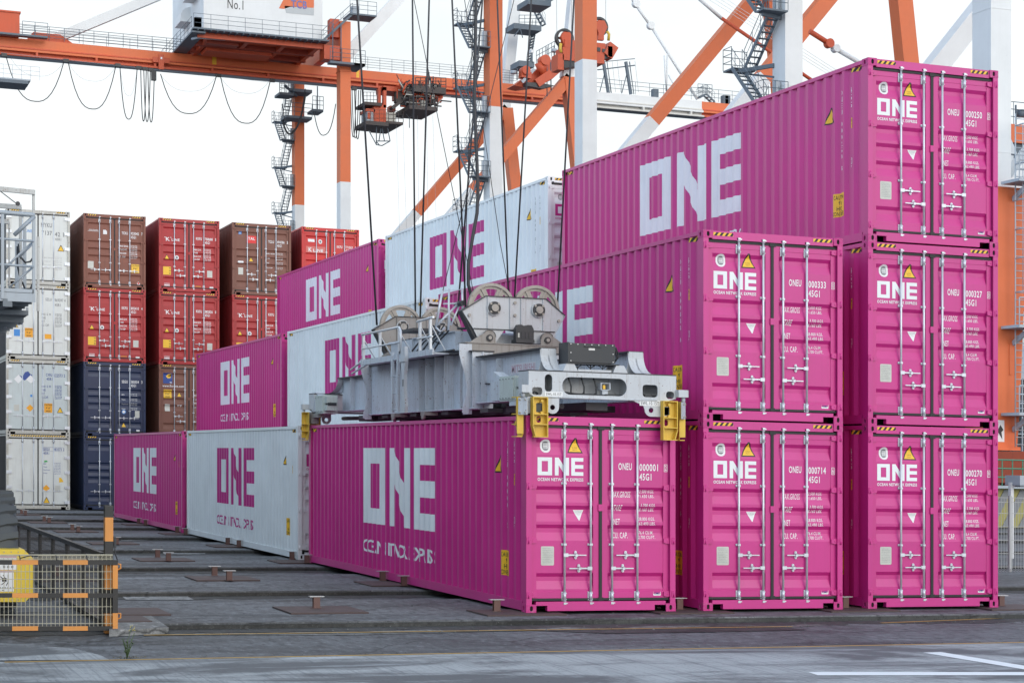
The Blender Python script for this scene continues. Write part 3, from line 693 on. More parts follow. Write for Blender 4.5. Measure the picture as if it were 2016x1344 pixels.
# ---------------- ground ----------------
def groundmat(name,base,kind):
    m,n,l,b=newmat(name); t=n.new('ShaderNodeTexCoord'); P=t.outputs['Object']
    def nz(sc,det,rot=0,s=(1,1,1),rough=.65,dist=0):
        mp=n.new('ShaderNodeMapping'); mp.inputs['Rotation'].default_value=(0,0,R(rot)); mp.inputs['Scale'].default_value=s; l.new(P,mp.inputs[0])
        a=_n(n,'ShaderNodeTexNoise',Scale=sc,Detail=det,Roughness=rough,Distortion=dist); l.new(mp.outputs[0],a.inputs['Vector']); return a.outputs[0]
    k=lambda f: tuple(min(1,x*f) for x in base)
    A=nz(.35,9.,10,(.7,1.3,1),.7,.3); D=nz(.8,8.,3,(.25,1.4,1),.7,.8); S1=nz(9.,5.,0,(1,.45,1),.75); S2=nz(34.,3.,0,(1,.6,1),.8); W=nz(.5,9.,-4,(.16,2.0,1),.72,.5)
    c=mixc(n,l,k(.62),k(1.5),ramp(n,l,A,.38,.62))
    c=mixc(n,l,c,k(.34),ramp(n,l,D,.53,.62,0,.85)); c=mixc(n,l,c,k(2.8),ramp(n,l,W,.60,.68,0,.7))
    c=mixc(n,l,c,k(.38),ramp(n,l,S1,.52,.62,0,.75)); c=mixc(n,l,c,k(2.2),ramp(n,l,S1,.45,.34,0,.55)); c=mixc(n,l,c,k(.2),ramp(n,l,S2,.58,.68,0,.6)); c=mixc(n,l,c,(.34,.34,.33),ramp(n,l,S2,.36,.28,0,.5))
    if kind in('asphalt','pad'):
        v=n.new('ShaderNodeTexVoronoi'); v.feature='DISTANCE_TO_EDGE'; v.inputs['Scale'].default_value=.21
        w2=n.new('ShaderNodeVectorMath'); w2.operation='ADD'; sc2=n.new('ShaderNodeVectorMath'); sc2.operation='SCALE'; sc2.inputs[3].default_value=.8
        nn=_n(n,'ShaderNodeTexNoise',Scale=1.3,Detail=6.); l.new(P,nn.inputs['Vector']); l.new(nn.outputs['Color'],sc2.inputs[0]); l.new(P,w2.inputs[0]); l.new(sc2.outputs[0],w2.inputs[1]); l.new(w2.outputs[0],v.inputs['Vector'])
        c=mixc(n,l,c,(.015,.015,.015),ramp(n,l,v.outputs[0],.007,.0,0,.8))
    l.new(c,b.inputs['Base Color']); l.new(ramp(n,l,A,.3,.7,.62,.88),b.inputs['Roughness'])
    bp=n.new('ShaderNodeBump'); bp.inputs['Strength'].default_value=.5; bp.inputs['Distance'].default_value=.012; l.new(S1,bp.inputs['Height']); l.new(bp.outputs[0],b.inputs['Normal'])
    return m

def _gm_old(name,base,kind):
    m,n,l,b=newmat(name); t=n.new('ShaderNodeTexCoord'); P=t.outputs['Object']
    a=_n(n,'ShaderNodeTexNoise',Scale=.22,Detail=7.,Roughness=.62); l.new(P,a.inputs['Vector'])
    c=mixc(n,l,tuple(x*.62 for x in base),tuple(x*1.35 for x in base),ramp(n,l,a.outputs[0],.32,.68))
    mpp=n.new('ShaderNodeMapping'); mpp.inputs['Rotation'].default_value=(0,0,R(8 if kind!='concrete' else -38)); mpp.inputs['Scale'].default_value=(.12,1.6,1) if kind!='concrete' else (.30,14,1); l.new(P,mpp.inputs[0])
    s=_n(n,'ShaderNodeTexNoise',Scale=1.2 if kind!='concrete' else 2.2,Detail=6.,Roughness=.65); l.new(mpp.outputs[0],s.inputs['Vector'])
    c=mixc(n,l,c,tuple(min(1,x*2.1) for x in base) if kind!='concrete' else (.085,.095,.105),ramp(n,l,s.outputs[0],.52 if kind!='concrete' else .40,.72 if kind!='concrete' else .66,0,.5 if kind!='concrete' else .95))
    g=_n(n,'ShaderNodeTexNoise',Scale=90.,Detail=3.,Roughness=.8); l.new(P,g.inputs['Vector'])
    c=mixc(n,l,c,(.01,.01,.01),ramp(n,l,g.outputs[0],.55,.70,0,.55)); c=mixc(n,l,c,(.30,.30,.30),ramp(n,l,g.outputs[0],.36,.26,0,.45))
    d=_n(n,'ShaderNodeTexNoise',Scale=.9,Detail=5.,Roughness=.7,Distortion=.6); l.new(P,d.inputs['Vector'])
    c=mixc(n,l,c,tuple(x*.35 for x in base),ramp(n,l,d.outputs[0],.58,.72,0,.75))
    v=n.new('ShaderNodeTexVoronoi'); v.feature='DISTANCE_TO_EDGE'; v.inputs['Scale'].default_value=.33; 
    w2=n.new('ShaderNodeVectorMath'); w2.operation='ADD'; sc2=n.new('ShaderNodeVectorMath'); sc2.operation='SCALE'; sc2.inputs[3].default_value=.5
    nn=_n(n,'ShaderNodeTexNoise',Scale=1.6,Detail=5.); l.new(P,nn.inputs['Vector']); l.new(nn.outputs['Color'],sc2.inputs[0]); l.new(P,w2.inputs[0]); l.new(sc2.outputs[0],w2.inputs[1]); l.new(w2.outputs[0],v.inputs['Vector'])
    c=mixc(n,l,c,(.012,.012,.012),ramp(n,l,v.outputs[0],.003,.0,0,.6 if kind=='asphalt' else 0.0))
    l.new(c,b.inputs['Base Color']); l.new(ramp(n,l,a.outputs[0],.3,.7,.62,.85),b.inputs['Roughness'])
    bp=n.new('ShaderNodeBump'); bp.inputs['Strength'].default_value=.35; bp.inputs['Distance'].default_value=.01; l.new(g.outputs[0],bp.inputs['Height']); l.new(bp.outputs[0],b.inputs['Normal'])
    return m
ASP=groundmat('asphalt',(.112,.116,.122),'asphalt'); PAD=groundmat('pad_concrete',(.118,.121,.127),'pad'); CON=groundmat('apron_concrete',(.30,.325,.345),'concrete'); GRV=groundmat('gritty_gutter',(.13,.13,.125),'pad'); DRK=groundmat('dirt_edge',(.042,.042,.040),'pad')
CB=groundmat('kerb_concrete',(.25,.25,.245),'pad')
def apron():
    m,n,l,b=newmat('apron_concrete'); t=n.new('ShaderNodeTexCoord'); P=t.outputs['Object']
    def nz(sc,det,rot=0,s=(1,1,1),rough=.6,dist=0):
        mp=n.new('ShaderNodeMapping'); mp.inputs['Rotation'].default_value=(0,0,R(rot)); mp.inputs['Scale'].default_value=s; l.new(P,mp.inputs[0])
        a=_n(n,'ShaderNodeTexNoise',Scale=sc,Detail=det,Roughness=rough,Distortion=dist); l.new(mp.outputs[0],a.inputs['Vector']); return a.outputs[0]
    A=nz(.42,9.,20,(.55,1.5,1),.68,.6); B=nz(1.6,6.,-6,(14,.30,1),.7,.2); C=nz(26.,4.,0,(1,.5,1)); D=nz(.6,8.,5,(.3,2.2,1),.7,.8)
    c=mixc(n,l,(.38,.395,.40),(.115,.119,.124),ramp(n,l,A,.45,.56)); c=mixc(n,l,c,(.10,.112,.125),ramp(n,l,B,.48,.66,0,.55)); c=mixc(n,l,c,(.50,.53,.55),ramp(n,l,D,.57,.66,0,.6))
    c=mixc(n,l,c,(.04,.04,.045),ramp(n,l,C,.58,.72,0,.5))
    l.new(c,b.inputs['Base Color']); b.inputs['Roughness'].default_value=.75
    bp=n.new('ShaderNodeBump'); bp.inputs['Strength'].default_value=.3; bp.inputs['Distance'].default_value=.01; l.new(B,bp.inputs['Height']); l.new(bp.outputs[0],b.inputs['Normal'])
    return m
CON=apron()
def sheet(name,x0,y0,x1,y1,z,mat,nx=1,kind='structure'):
    mb=MB(); mb.add([(x0,y0,z),(x1,y0,z),(x1,y1,z),(x0,y1,z)],[(0,1,2,3)]); o=part(name,mb,mat); tag(o,kind=kind); return o
def quad(name,pts,z,mat,kind='structure'):
    mb=MB(); mb.add([(p[0],p[1],z) for p in pts],[tuple(range(len(pts)))]); o=part(name,mb,mat,recalc=False); tag(o,kind=kind); return o
GZ=-.10
sheet('ground',-900,-200,1500,1500,GZ-.006,ASP)
# raised pads that carry the container feet, one strip every 6.45 m
mb=MB(); md=MB()
PADY=[(-.72,2.9),(4.75,8.9),(11.05,14.9),(17.45,21.2),(23.8,27.6),(30.1,33.9),(36.4,40.3),(42.7,60)]
for y0,y1 in PADY:
    mb.box((-9.2,y0,-.3),(46,y1,-.026)); md.box((-9.21,y0-.07,-.28),(46.01,y0+.0,-.045)); md.box((-9.21,y0-.40,-.29),(46,y0-.07,-.1015))
o=part('pavement',mb,PAD); tag(o,kind='structure')
for y0,y1 in PADY[:5]:
    random.seed(int(y0*10)); up=[];dn=[];x=-9.2
    while x<14: up.append((x,y0-.05)); dn.append((x,y0-.42-random.random()*.32)); x+=.13+random.random()*.3
    md.add([(a,b,GZ-.0005) for a,b in up+dn[::-1]],[tuple(range(len(up)+len(dn)))])
o=part('gutter',md,DRK); tag(o,kind='structure')
quad('gutter_apron',[atg(1040,1240,GZ),atg(1200,1246,GZ),atg(1420,1243,GZ),atg(1560,1234,GZ),atg(1700,1224,GZ),atg(2016,1212,GZ),atg(2016,1206,GZ),atg(1500,1222,GZ),atg(1000,1234,GZ),atg(600,1244,GZ),atg(300,1247,GZ),atg(300,1250,GZ),atg(700,1249,GZ)],GZ-.001,GRV)
quad('stain',[atg(1040,1240,GZ),atg(1200,1246,GZ),atg(1420,1243,GZ),atg(1590,1239,GZ),atg(1530,1233,GZ),atg(1440,1230,GZ),atg(1330,1235,GZ),atg(1180,1236,GZ)],GZ+.002,DRK)
sheet('road',-60,-12,60,-4.15,GZ+.002,CON)
quad('road_patch',[atg(-200,1258,GZ),atg(60,1268,GZ),atg(150,1277,GZ),atg(200,1290,GZ),atg(215,1298,GZ),atg(-200,1301,GZ)],GZ+.003,CON)
PYL=flat('worn_yellow_line',(.50,.30,.08),.7); PWH=flat('worn_white_line',(.80,.82,.83),.7)
# painted lines, concrete patches
def linep(name,a,b,w_,z,mat):
    a=Vector(a[:2]);b=Vector(b[:2]);d=(b-a).normalized(); s=Vector((-d.y,d.x))*w_/2
    return quad(name,[a-s,b-s,b+s,a+s],z,mat)
linep('road_marking',(-7.9,-4.22),(12,-4.05),.07,GZ+.006,PYL); linep('road_marking',atg(283,1250,GZ),atg(1560,1233,GZ),.07,GZ+.006,PYL); linep('road_marking',atg(1735,1226,GZ),atg(2016,1215,GZ),.07,GZ+.006,PYL)
linep('road_marking',atg(1835,1284,GZ),atg(2060,1321,GZ),.28,GZ+.006,PWH); linep('road_marking',atg(1600,1326,GZ),atg(2060,1326,GZ),.30,GZ+.0065,PWH)
for a in ([(234,1168),(365,1171),(382,1180),(248,1180)],[(330,1202),(600,1196),(606,1201),(340,1207)],[(700,1198),(860,1199),(852,1204),(720,1203)],[(410,1096),(500,1095),(505,1099),(420,1100)],[(235,1061),(285,1059),(290,1063),(240,1064)],[(318,1087),(400,1087),(405,1090),(325,1091)]):
    quad('road_marking',[atg(x,y,GZ) for x,y in a],GZ+.004,CB)
# kerb slab with a brown cover near the barrier
p0=atg(236,1234,0); mb=MB(); pts=[atg(215,1240,-.02),atg(332,1234,-.02),atg(290,1206,-.02),atg(215,1208,-.02)]
mb.prism([(p.x,p.y) for p in pts],GZ,-.02,'z'); o=part('kerb',mb,CB); tag(o,kind='structure')
mb=MB(); pts=[atg(215,1223,-.01),atg(300,1222,-.01),atg(278,1211,-.01),atg(215,1211,-.01)]; mb.prism([(p.x,p.y) for p in pts],-.02,-.008,'z'); COVER=mb
# steel foot plates with twist-lock posts
PBR=paint('brown_plate_paint',(.075,.048,.046),rough=.65,dirt=.6,dcol=(.05,.035,.03),rust=.5,streak=False,dscale=3)
SHB=paint('brown_post_paint',(.13,.065,.055),rough=.5,dirt=.4,dcol=(.05,.03,.03),streak=False)
SHT=flat('bare_post_top',(.50,.50,.50),.4,.4)
random.seed(5)
def plate(x0,x1,y0,y1,name='steel_foot_plate'):
    mb=MB(); mb.prism([(x0+.1,y0),(x1,y0),(x1-.1,y1),(x0,y1)] if 0 else [(x0,y0),(x1,y0),(x1,y1),(x0,y1)],-.025,-.0015,'z'); return part(name,mb,PBR)
def post(x,y,i):
    mb=MB(); mb.box((x-.05,y-.035,-.0015),(x+.05,y-.028,.165)); mb.box((x-.05,y+.028,-.0015),(x+.05,y+.035,.165)); mb.box((x-.006,y-.028,-.0015),(x+.006,y+.028,.165))
    mb.box((x-.11,y-.05,.165),(x+.11,y+.05,.175),1); mb.box((x-.07,y-.045,-.0015),(x+.07,y+.045,.004)); return mb
k=0
where=['in front of the first open bay','in the open lane','beside the container feet']
colx=[(-2.87,'lane left of the front container'),(-5.75,'lane by the barrier')]
rows=[.85,7.45,13.0,19.6,26.2,32.8,39.4,45.2]
PL=[]
o=part('cover_plate',COVER,PBR); tag(o,'flat brown cover plate set in the concrete slab beside the barrier post','cover plate')
def foot(xc,y,two=True,lab=''):
    t=thing('twist_lock_foot',lab,'foot plate',(xc,y,0),'steel foot plates for container corners')
    mb=MB(); mb.box((-.58,-.55,-.025),(.58,.55,-.0015)); part('base_plate',mb,PBR,t)
    for s in (() if two is None else (-1,1) if two else (-1,)):
        part('lock_post',post(0,.62*s+.02 if two else .2,0),[SHB,SHT],t)
    return t
nm=['nearest','second','third','fourth','fifth','sixth','farthest']
for i,y in enumerate([.95,7.6,13.4,20.2,26.9,33.5,40.2]):
    foot(-2.87,y-.0,i>0,f'steel foot plate in the open lane left of the containers, {nm[i]} of its row')
for i,y in enumerate([.95,7.6,13.4,20.2,26.9,33.5]):
    foot(-5.75,y,True if i else None,f'steel foot plate beside the dark mesh fence, {nm[i]} of its row')
for i,y in enumerate([6.1,12.63,19.0,25.6,32.0]):
    foot(-.08,y,True,f'steel foot plate under the left edge of the ground-level containers, {nm[i]} from the front')
for x,s in ((-.08,'left foot of the front container 000001'),((CW+XB)/2,'gap between containers 000001 and 000714'),((XB+CW+XC)/2,'gap between containers 000714 and 000270'),(XC+CW+.25,'right foot of container 000270')):
    t=thing('twist_lock_foot',f'rusty steel foot plate at the {s}','foot plate',(x,.02,0),'steel foot plates for container corners')
    mb=MB(); mb.box((-.62,-.28,-.025),(.62,.62,-.0015)); part('base_plate',mb,PBR,t)
    mb=post(.0 if x>0 else -.25,.33,0); part('lock_post',mb,[SHB,SHT],t)
# ---------------- lifting spreader resting over the front container ----------------
GRY=paint('grey_machine_paint',(.53,.57,.62),rough=.5,dirt=.65,dcol=(.17,.14,.12),rust=.7,dscale=1.6)
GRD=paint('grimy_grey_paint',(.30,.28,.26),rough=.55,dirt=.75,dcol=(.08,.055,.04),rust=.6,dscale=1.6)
GRW=paint('pale_grey_paint',(.52,.54,.565),rough=.5,dirt=.5,dcol=(.20,.15,.11),rust=.45,dscale=2)
DKG=paint('dark_grime',(.045,.045,.05),rough=.6,dirt=.4,streak=False)
BLK=paint('black_steel',(.028,.031,.036),rough=.45,dirt=.15,streak=False)
YLP=paint('yellow_guide_paint',(.70,.46,.06),rough=.5,dirt=.3,dcol=(.14,.09,.04),rust=.4,dscale=3)
SHV=paint('worn_sheave',(.38,.35,.31),rough=.5,dirt=.6,dcol=(.09,.07,.06),rust=.6,streak=False,dscale=2.5)
OXD=paint('greenish_box_paint',(.50,.55,.52),rough=.5,dirt=.4,dcol=(.2,.17,.13),rust=.6,dscale=3)
CX=CW/2
sp=thing('container_spreader','grey lifting spreader with yellow corner guides and four rope wheels above container 000001','spreader',(CX,6.1,2.93))
def S(name,mb,mats,parent=None,**k):
    o=part(name,mb,mats,parent or sp,**k)
    if parent is None: o.location=(-CX,-6.1,-(2.93-SH*CX))
    return o
def mirY(P,y=6.096): return [(a,2*y-b,c) for a,b,c in P]
# end beams
def endbeam(far):
    mb=MB(); Y=(lambda v: 12.192-v) if far else (lambda v: v)
    mx=(lambda x:x)
    out=[(.02,3.545),(2.42,3.545),(2.42,3.20),(2.29,3.17),(2.29,2.925),(2.06,2.925)]+circ(2.0,3.03,.105,8,a0=270,a1=180)+[(1.87,3.09),(1.66,3.17)]+[(.505,3.17),(.505,3.03)]+circ(.40,3.03,.105,10,a0=0,a1=-180)+[(.295,3.17),(.10,3.17),(.02,3.22)]
    h=[capsule(.275,3.245,.395,3.505),capsule(.555,3.215,1.60,3.475,.125),capsule(1.86,3.215,2.11,3.40,.05),capsule(.075,3.195,.235,3.31,.04),capsule(2.25,3.20,2.385,3.31,.045),circ(2.0,3.02,.04,12),circ(.40,3.02,.04,12)]
    if far: h=[h[0],h[3],h[4],h[5],h[6]]
    mb.prism(out,Y(-.05),Y(-.032),'y',0,h)
    mb.box((.02,Y(.33),3.18),(2.42,Y(.345),3.54)); mb.box((.02,Y(-.05),3.545),(2.42,Y(.36),3.562),1); mb.box((.12,Y(-.031),3.172),(2.28,Y(.329),3.185))
    for x in (.021,2.405): mb.box((x,Y(-.031),3.22),(x+.014,Y(.329),3.544))
    for x in (1.66,.46): mb.box((x,Y(-.031),3.186),(x+.012,Y(.329),3.544))
    mb.tube([(.3,Y(-.045),3.168),(2.1,Y(-.045),3.168)],.016,8)
    o=S('end_beam',mb,[GRW,DKG]); return o
eb=endbeam(False); eb2=endbeam(True)
def lettering(name,body,x0,z0,x1,z1,yf,par,bgm=STI,tm=TXB,skew=0):
    d=Dec(); d.rect(x0-.02,z0-.015,x1+.02,z1+.015,0,0); d.text(body,x0,z0,x1,z1,1,1,.006,skew)
    return inst(name,d.wrap(name,lambda u,v,l:(u,yf-.003-.0015*l,v)),[bgm,tm],par)
lettering('load_sign','SWL.10.15T',.295,3.195,.54,3.235,-.05,eb); lettering('load_sign','SWL.10.15T',1.83,3.10,2.13,3.15,-.05,eb)
# hoses and lamp seen through the long opening
mb=MB()
for x in (.72,.93,1.13): mb.tube([(x-.03,.10,3.53),(x,.08,3.44),(x+.03,.07,3.34),(x+.02,.06,3.25),(x-.04,.1,3.21)],.014,8)
mb.tube([(.58,.05,3.26),(.8,.06,3.235),(1.2,.05,3.225),(1.5,.08,3.225)],.012,8); mb.tube([(.58,.08,3.235),(1.0,.09,3.22),(1.6,.08,3.22)],.01,8); mb.box((1.30,.03,3.215),(1.50,.09,3.245)); mb.tube([(1.5,.06,3.23),(2.2,.06,3.23)],.012,8); mb.box((1.93,.02,3.225),(2.05,.08,3.26))
mb.tube([(.10,.02,3.20),(.14,.02,3.24),(.2,.05,3.22)],.018,8)
S('hydraulic_hose',mb,BLK,eb,)
mb=MB(); mb.box((1.22,.04,3.30),(1.36,.20,3.31)); mb.box((1.22,.04,3.40),(1.36,.20,3.41)); mb.box((1.21,.03,3.31),(1.225,.2,3.41)); mb.box((1.355,.03,3.31),(1.37,.2,3.41)); mb.box((1.27,.08,3.32),(1.31,.1,3.38),1); mb.box((1.25,.06,3.22),(1.34,.16,3.30))
S('sensor_box',mb,[GRY,YEL],eb)
# corner blocks, lug blocks
for xs in (0,1):
    for ys in (0,1):
        x=.0+.0 if xs==0 else CW; sx=1 if xs==0 else -1; y=0 if ys==0 else CL; sy=1 if ys==0 else -1
        mb=MB(); mb.box((x+.01*sx,y-.03*sy,2.925),(x+.17*sx,y+.20*sy,3.17)); mb.box((x+.03*sx,y+.20*sy,3.05),(x+.12*sx,y+.75*sy,3.17))
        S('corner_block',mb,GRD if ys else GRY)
        # yellow guides: one on each face of the corner
        def guide(front):
            g=MB(); t=.014
            zt,zb=3.165,2.575
            if front:
                a,b=(.045,.285); X=lambda v: (v if xs==0 else CW-v); yy=lambda v: y-v*sy
                X0,X1=X(a),X(b); lo,hi=min(X0,X1),max(X0,X1)
                out=[(lo,zt),(hi,zt),(hi,zb)] ; 
                inner_side = hi if xs==0 else lo; outer_side= lo if xs==0 else hi
                ch=.05 if xs==0 else -.05
                out=[(inner_side,zt),(inner_side,zb),(outer_side+ch,zb),(outer_side,zb+.16),(outer_side,zt)]
                xc=(lo+hi)/2+.02*(1 if xs==0 else -1)
                g.prism(out,yy(.055),yy(.070),'y',0,[capsule(xc-.055,2.94,xc+.045,3.08,.02),capsule(xc-.05,2.79,xc+.02,2.885,.03)])
                for zz in (zb,2.755,2.905,zt-.014): g.box((lo+.02,yy(.07),zz),(hi-.002,yy(.155),zz+t))
                g.box((inner_side-(.0 if xs==0 else -t)-(t if xs==0 else 0),yy(.07),zb),(inner_side,yy(.16),zt)); g.box((outer_side,yy(.07),zb+.16),(outer_side+(t if xs==0 else -t),yy(.16),zt))
                g.beam((outer_side+ch,yy(.115),zb),(outer_side,yy(.115),zb+.17),t,.09,0,up=(0,1,0))
                for zz in (2.925,3.10): g.disc((xc+.02,yy(.10),zz+.01),.022,.04,'y',8)
                g.box((xc-.05,yy(.04),2.95),(xc+.04,yy(.05),3.07),1)
            else:
                xx=lambda v: x-v*sx; Yv=lambda v: y+v*sy
                out=[(Yv(-.02),zt),(Yv(.24),zt),(Yv(.24),zb+.16),(Yv(.17),zb),(Yv(.02),zb),(Yv(-.02),zb+.05)]
                g.prism(out,xx(.05),xx(.065),'x',0)
                for zz in (zb+.0,2.755,2.905,zt-.014): g.box((xx(.065),Yv(.0),zz),(xx(.15),Yv(.2),zz+t))
                g.box((xx(.065),Yv(-.02),zb+.05),(xx(.15),Yv(-.006),zt)); 
            return S('corner_guide',g,[YLP,BLK])
        if ys==0 or xs==0 or True:
            guide(True); guide(False)
        g=MB(); px=x-.055*sx; py=y-.055*sy; d_=Vector((sx,-sy,0)).normalized()*.07; up_=Vector((-sx,-sy,0)).normalized()
        c0=Vector((x-.03*sx,y-.03*sy,0))+up_*.075
        pts=[c0-d_,c0+d_]; n_=up_*.012
        for zz in ((2.90,3.15),):
            g.add([(*(pts[0]-n_).xy,zz[0]),(*(pts[1]-n_).xy,zz[0]),(*(pts[1]+n_).xy,zz[0]),(*(pts[0]+n_).xy,zz[0]),(*(pts[0]-n_).xy,zz[1]),(*(pts[1]-n_).xy,zz[1]),(*(pts[1]+n_).xy,zz[1]),(*(pts[0]+n_).xy,zz[1])],[(0,3,2,1),(4,5,6,7),(0,1,5,4),(1,2,6,5),(2,3,7,6),(3,0,4,7)])
        for f1 in (-.6,.6):
            for zz in (2.93,3.12):
                c=c0+d_*f1+n_*1.4; g.tube([(c.x,c.y,zz-.012),(c.x,c.y,zz+.012)],.014,8,1)
        g.tube([(c0.x,c0.y,3.15),(c0.x,c0.y,3.24)],.03,10)
        S('guide_bracket',g,[GRY,SHV])
        g=MB(); g.box((x-.13*sx,y-.16*sy,3.225),(x+.03*sx,y-.02*sy,3.335)); S('motor_cover',g,GRW)
# longitudinal beams
def lbeam(xc,s):
    mb=MB()
    def I(y0,y1,z0,z1,wd=.26,mat=0):
        mb.box((xc-.012,y0,z0),(xc+.012,y1,z1),mat); mb.box((xc-wd/2,y0,z1),(xc+wd/2,y1,z1+.022),1); mb.box((xc-wd/2,y0,z0-.02),(xc+wd/2,y1,z0),mat)
    I(.35,3.1,3.17,3.90); I(9.1,11.3,3.19,3.85); I(3.1,9.1,3.08,4.0,.40)
    for y in (3.12,3.7,4.5,5.0,5.5,9.08): mb.box((xc-.18,y,3.081),(xc+.18,y+.02,3.999))
    mb.box((xc-.17,5.9,3.081),(xc+.17,8.75,3.998))
    for y in (2.2,2.9,9.4,10.4): mb.box((xc-.11,y,3.171),(xc+.11,y+.015,3.848))
    # curved foot on to the end beams
    for f in (0,1):
        Yv=(lambda v:v) if f==0 else (lambda v:12.192-v)
        z1=3.90 if f==0 else 3.85
        n=8; pr=[(Yv(.36 if f==0 else .95),z1)]
        L_=[(Yv((.36 if f==0 else .95)-(.33 if f==0 else .75)*(1-math.cos(R(90*i/n)))),z1-(z1-3.57)*math.sin(R(90*i/n))) for i in range(n+1)]
        mb.prism(L_+[(Yv(.36 if f==0 else .95),3.57)],xc-.012,xc+.012,'x',0)
        for i in range(n):
            a,b=L_[i],L_[i+1]; mb.add([(xc-.13,a[0],a[1]),(xc+.13,a[0],a[1]),(xc+.13,b[0],b[1]),(xc-.13,b[0],b[1])],[(0,1,2,3)],2)
    # flared end plate facing the yard (only near end)
    w0,w1=.115,.30
    fl=[(xc-w0,3.91)]+[(xc-w0-(w1-w0)*(1-math.cos(R(90*i/8)))*(.35 if s<0 else .6),3.91-.345*math.sin(R(90*i/8))) for i in range(9)]+[(xc+w0+(w1-w0)*(1-math.cos(R(90*i/8))),3.91-.345*math.sin(R(90*i/8))) for i in range(8,-1,-1)]
    mb.prism(fl,.345,.358,'y',2)
    o=S('main_beam',mb,[GRY,DKG,GRW]); return o
b1=lbeam(.50,-1); b2=lbeam(1.94,1)
def sidetext(name,body,y0,z0,y1,z1,x,par,tm=TXB,bgm=STI,bold=.006):
    d=Dec(); d.rect(-y0-.03,z0-.02,-y1+.03,z1+.02,0,0); d.text(body,-y0,z0,-y1,z1,1,1,bold)
    return inst(name,d.wrap(name,lambda u,v,l:(x-.003-.0015*l,-u,v)),[bgm,tm],par)
a=atx(1008,727,.488);b=atx(1054,707,.488)
sidetext('maker_sign','MITSUBISHI',a.y,3.60,b.y,3.72,.488,b1,flat('faded_pink_lettering',(.50,.30,.36)),flat('faded_sign',(.60,.60,.63)),.02)
a=atx(929,750,.488);b=atx(945,748,.488)
sidetext('load_sign','SWL 40T',a.y,3.46,b.y-.28,3.60,.488,b1)
a=atx(846,760,.3); sidetext('load_sign','N',a.y+.02,3.42,a.y-.20,3.62,.485,b1)
# junction boxes on the left flank near and far
for yb,nm_ in ((.50,0),(10.95,1)):
    mb=MB(); x=.02 if not nm_ else -.02
    mb.box((x,yb,3.12),(.28,yb+.62,3.50),0); mb.box((x-.015,yb+.03,3.15),(x,yb+.59,3.47),1)
    for q in range(5):
        mb.disc((x-.018,yb+.06+q*.125,3.165),.008,.012,'x',6,2); mb.disc((x-.018,yb+.06+q*.125,3.455),.008,.012,'x',6,2)
    mb.box((x+.02,yb-.18,3.18),(.22,yb,3.29),0); mb.box((x+.02,yb-.18,3.33),(.22,yb,3.46),0); mb.box((x+.04,yb-.2,3.28),(.2,yb-.02,3.34),3)
    mb.box((.03,yb+.62,3.14),(.30,yb+1.05,3.44),4); mb.box((.05,yb+.60,3.44),(.26,yb+.9,3.50),4); mb.prism([(yb+.72,3.50),(yb+1.05,3.60),(yb+1.05,3.50)],.08,.25,'x',4)
    S('junction_box',mb,[OXD,OXD,BLK,BLK,GRY])
# cross beams and sculpted side posts under the wheels
for yc,sg in ((3.30,1),(8.9,-1)):
    mb=MB(); mb.box((.30,yc,3.86),(2.14,yc+.30,4.15)); mb.box((.25,yc-.02,4.15),(2.19,yc+.32,4.165)); S('cross_beam',mb,GRD)
    for xs in (0,1):
        X=lambda v: v if xs==0 else 2*CX-v
        mb=MB(); o=[(.14,4.13),(.36,4.13),(.36,2.98),(.24,2.98),(.19,3.0),(.19,3.06),(.25,3.25),(.27,3.40),(.24,3.60),(.18,3.80),(.14,3.95)]
        mb.prism([(X(p),q) for p,q in o],yc-.05,yc-.035,'y'); mb.box((X(.345),yc-.035,2.98),(X(.36),yc+.35,4.12)); mb.box((X(.19),yc-.035,4.05),(X(.345),yc+.2,4.12))
        S('side_post',mb,GRY)
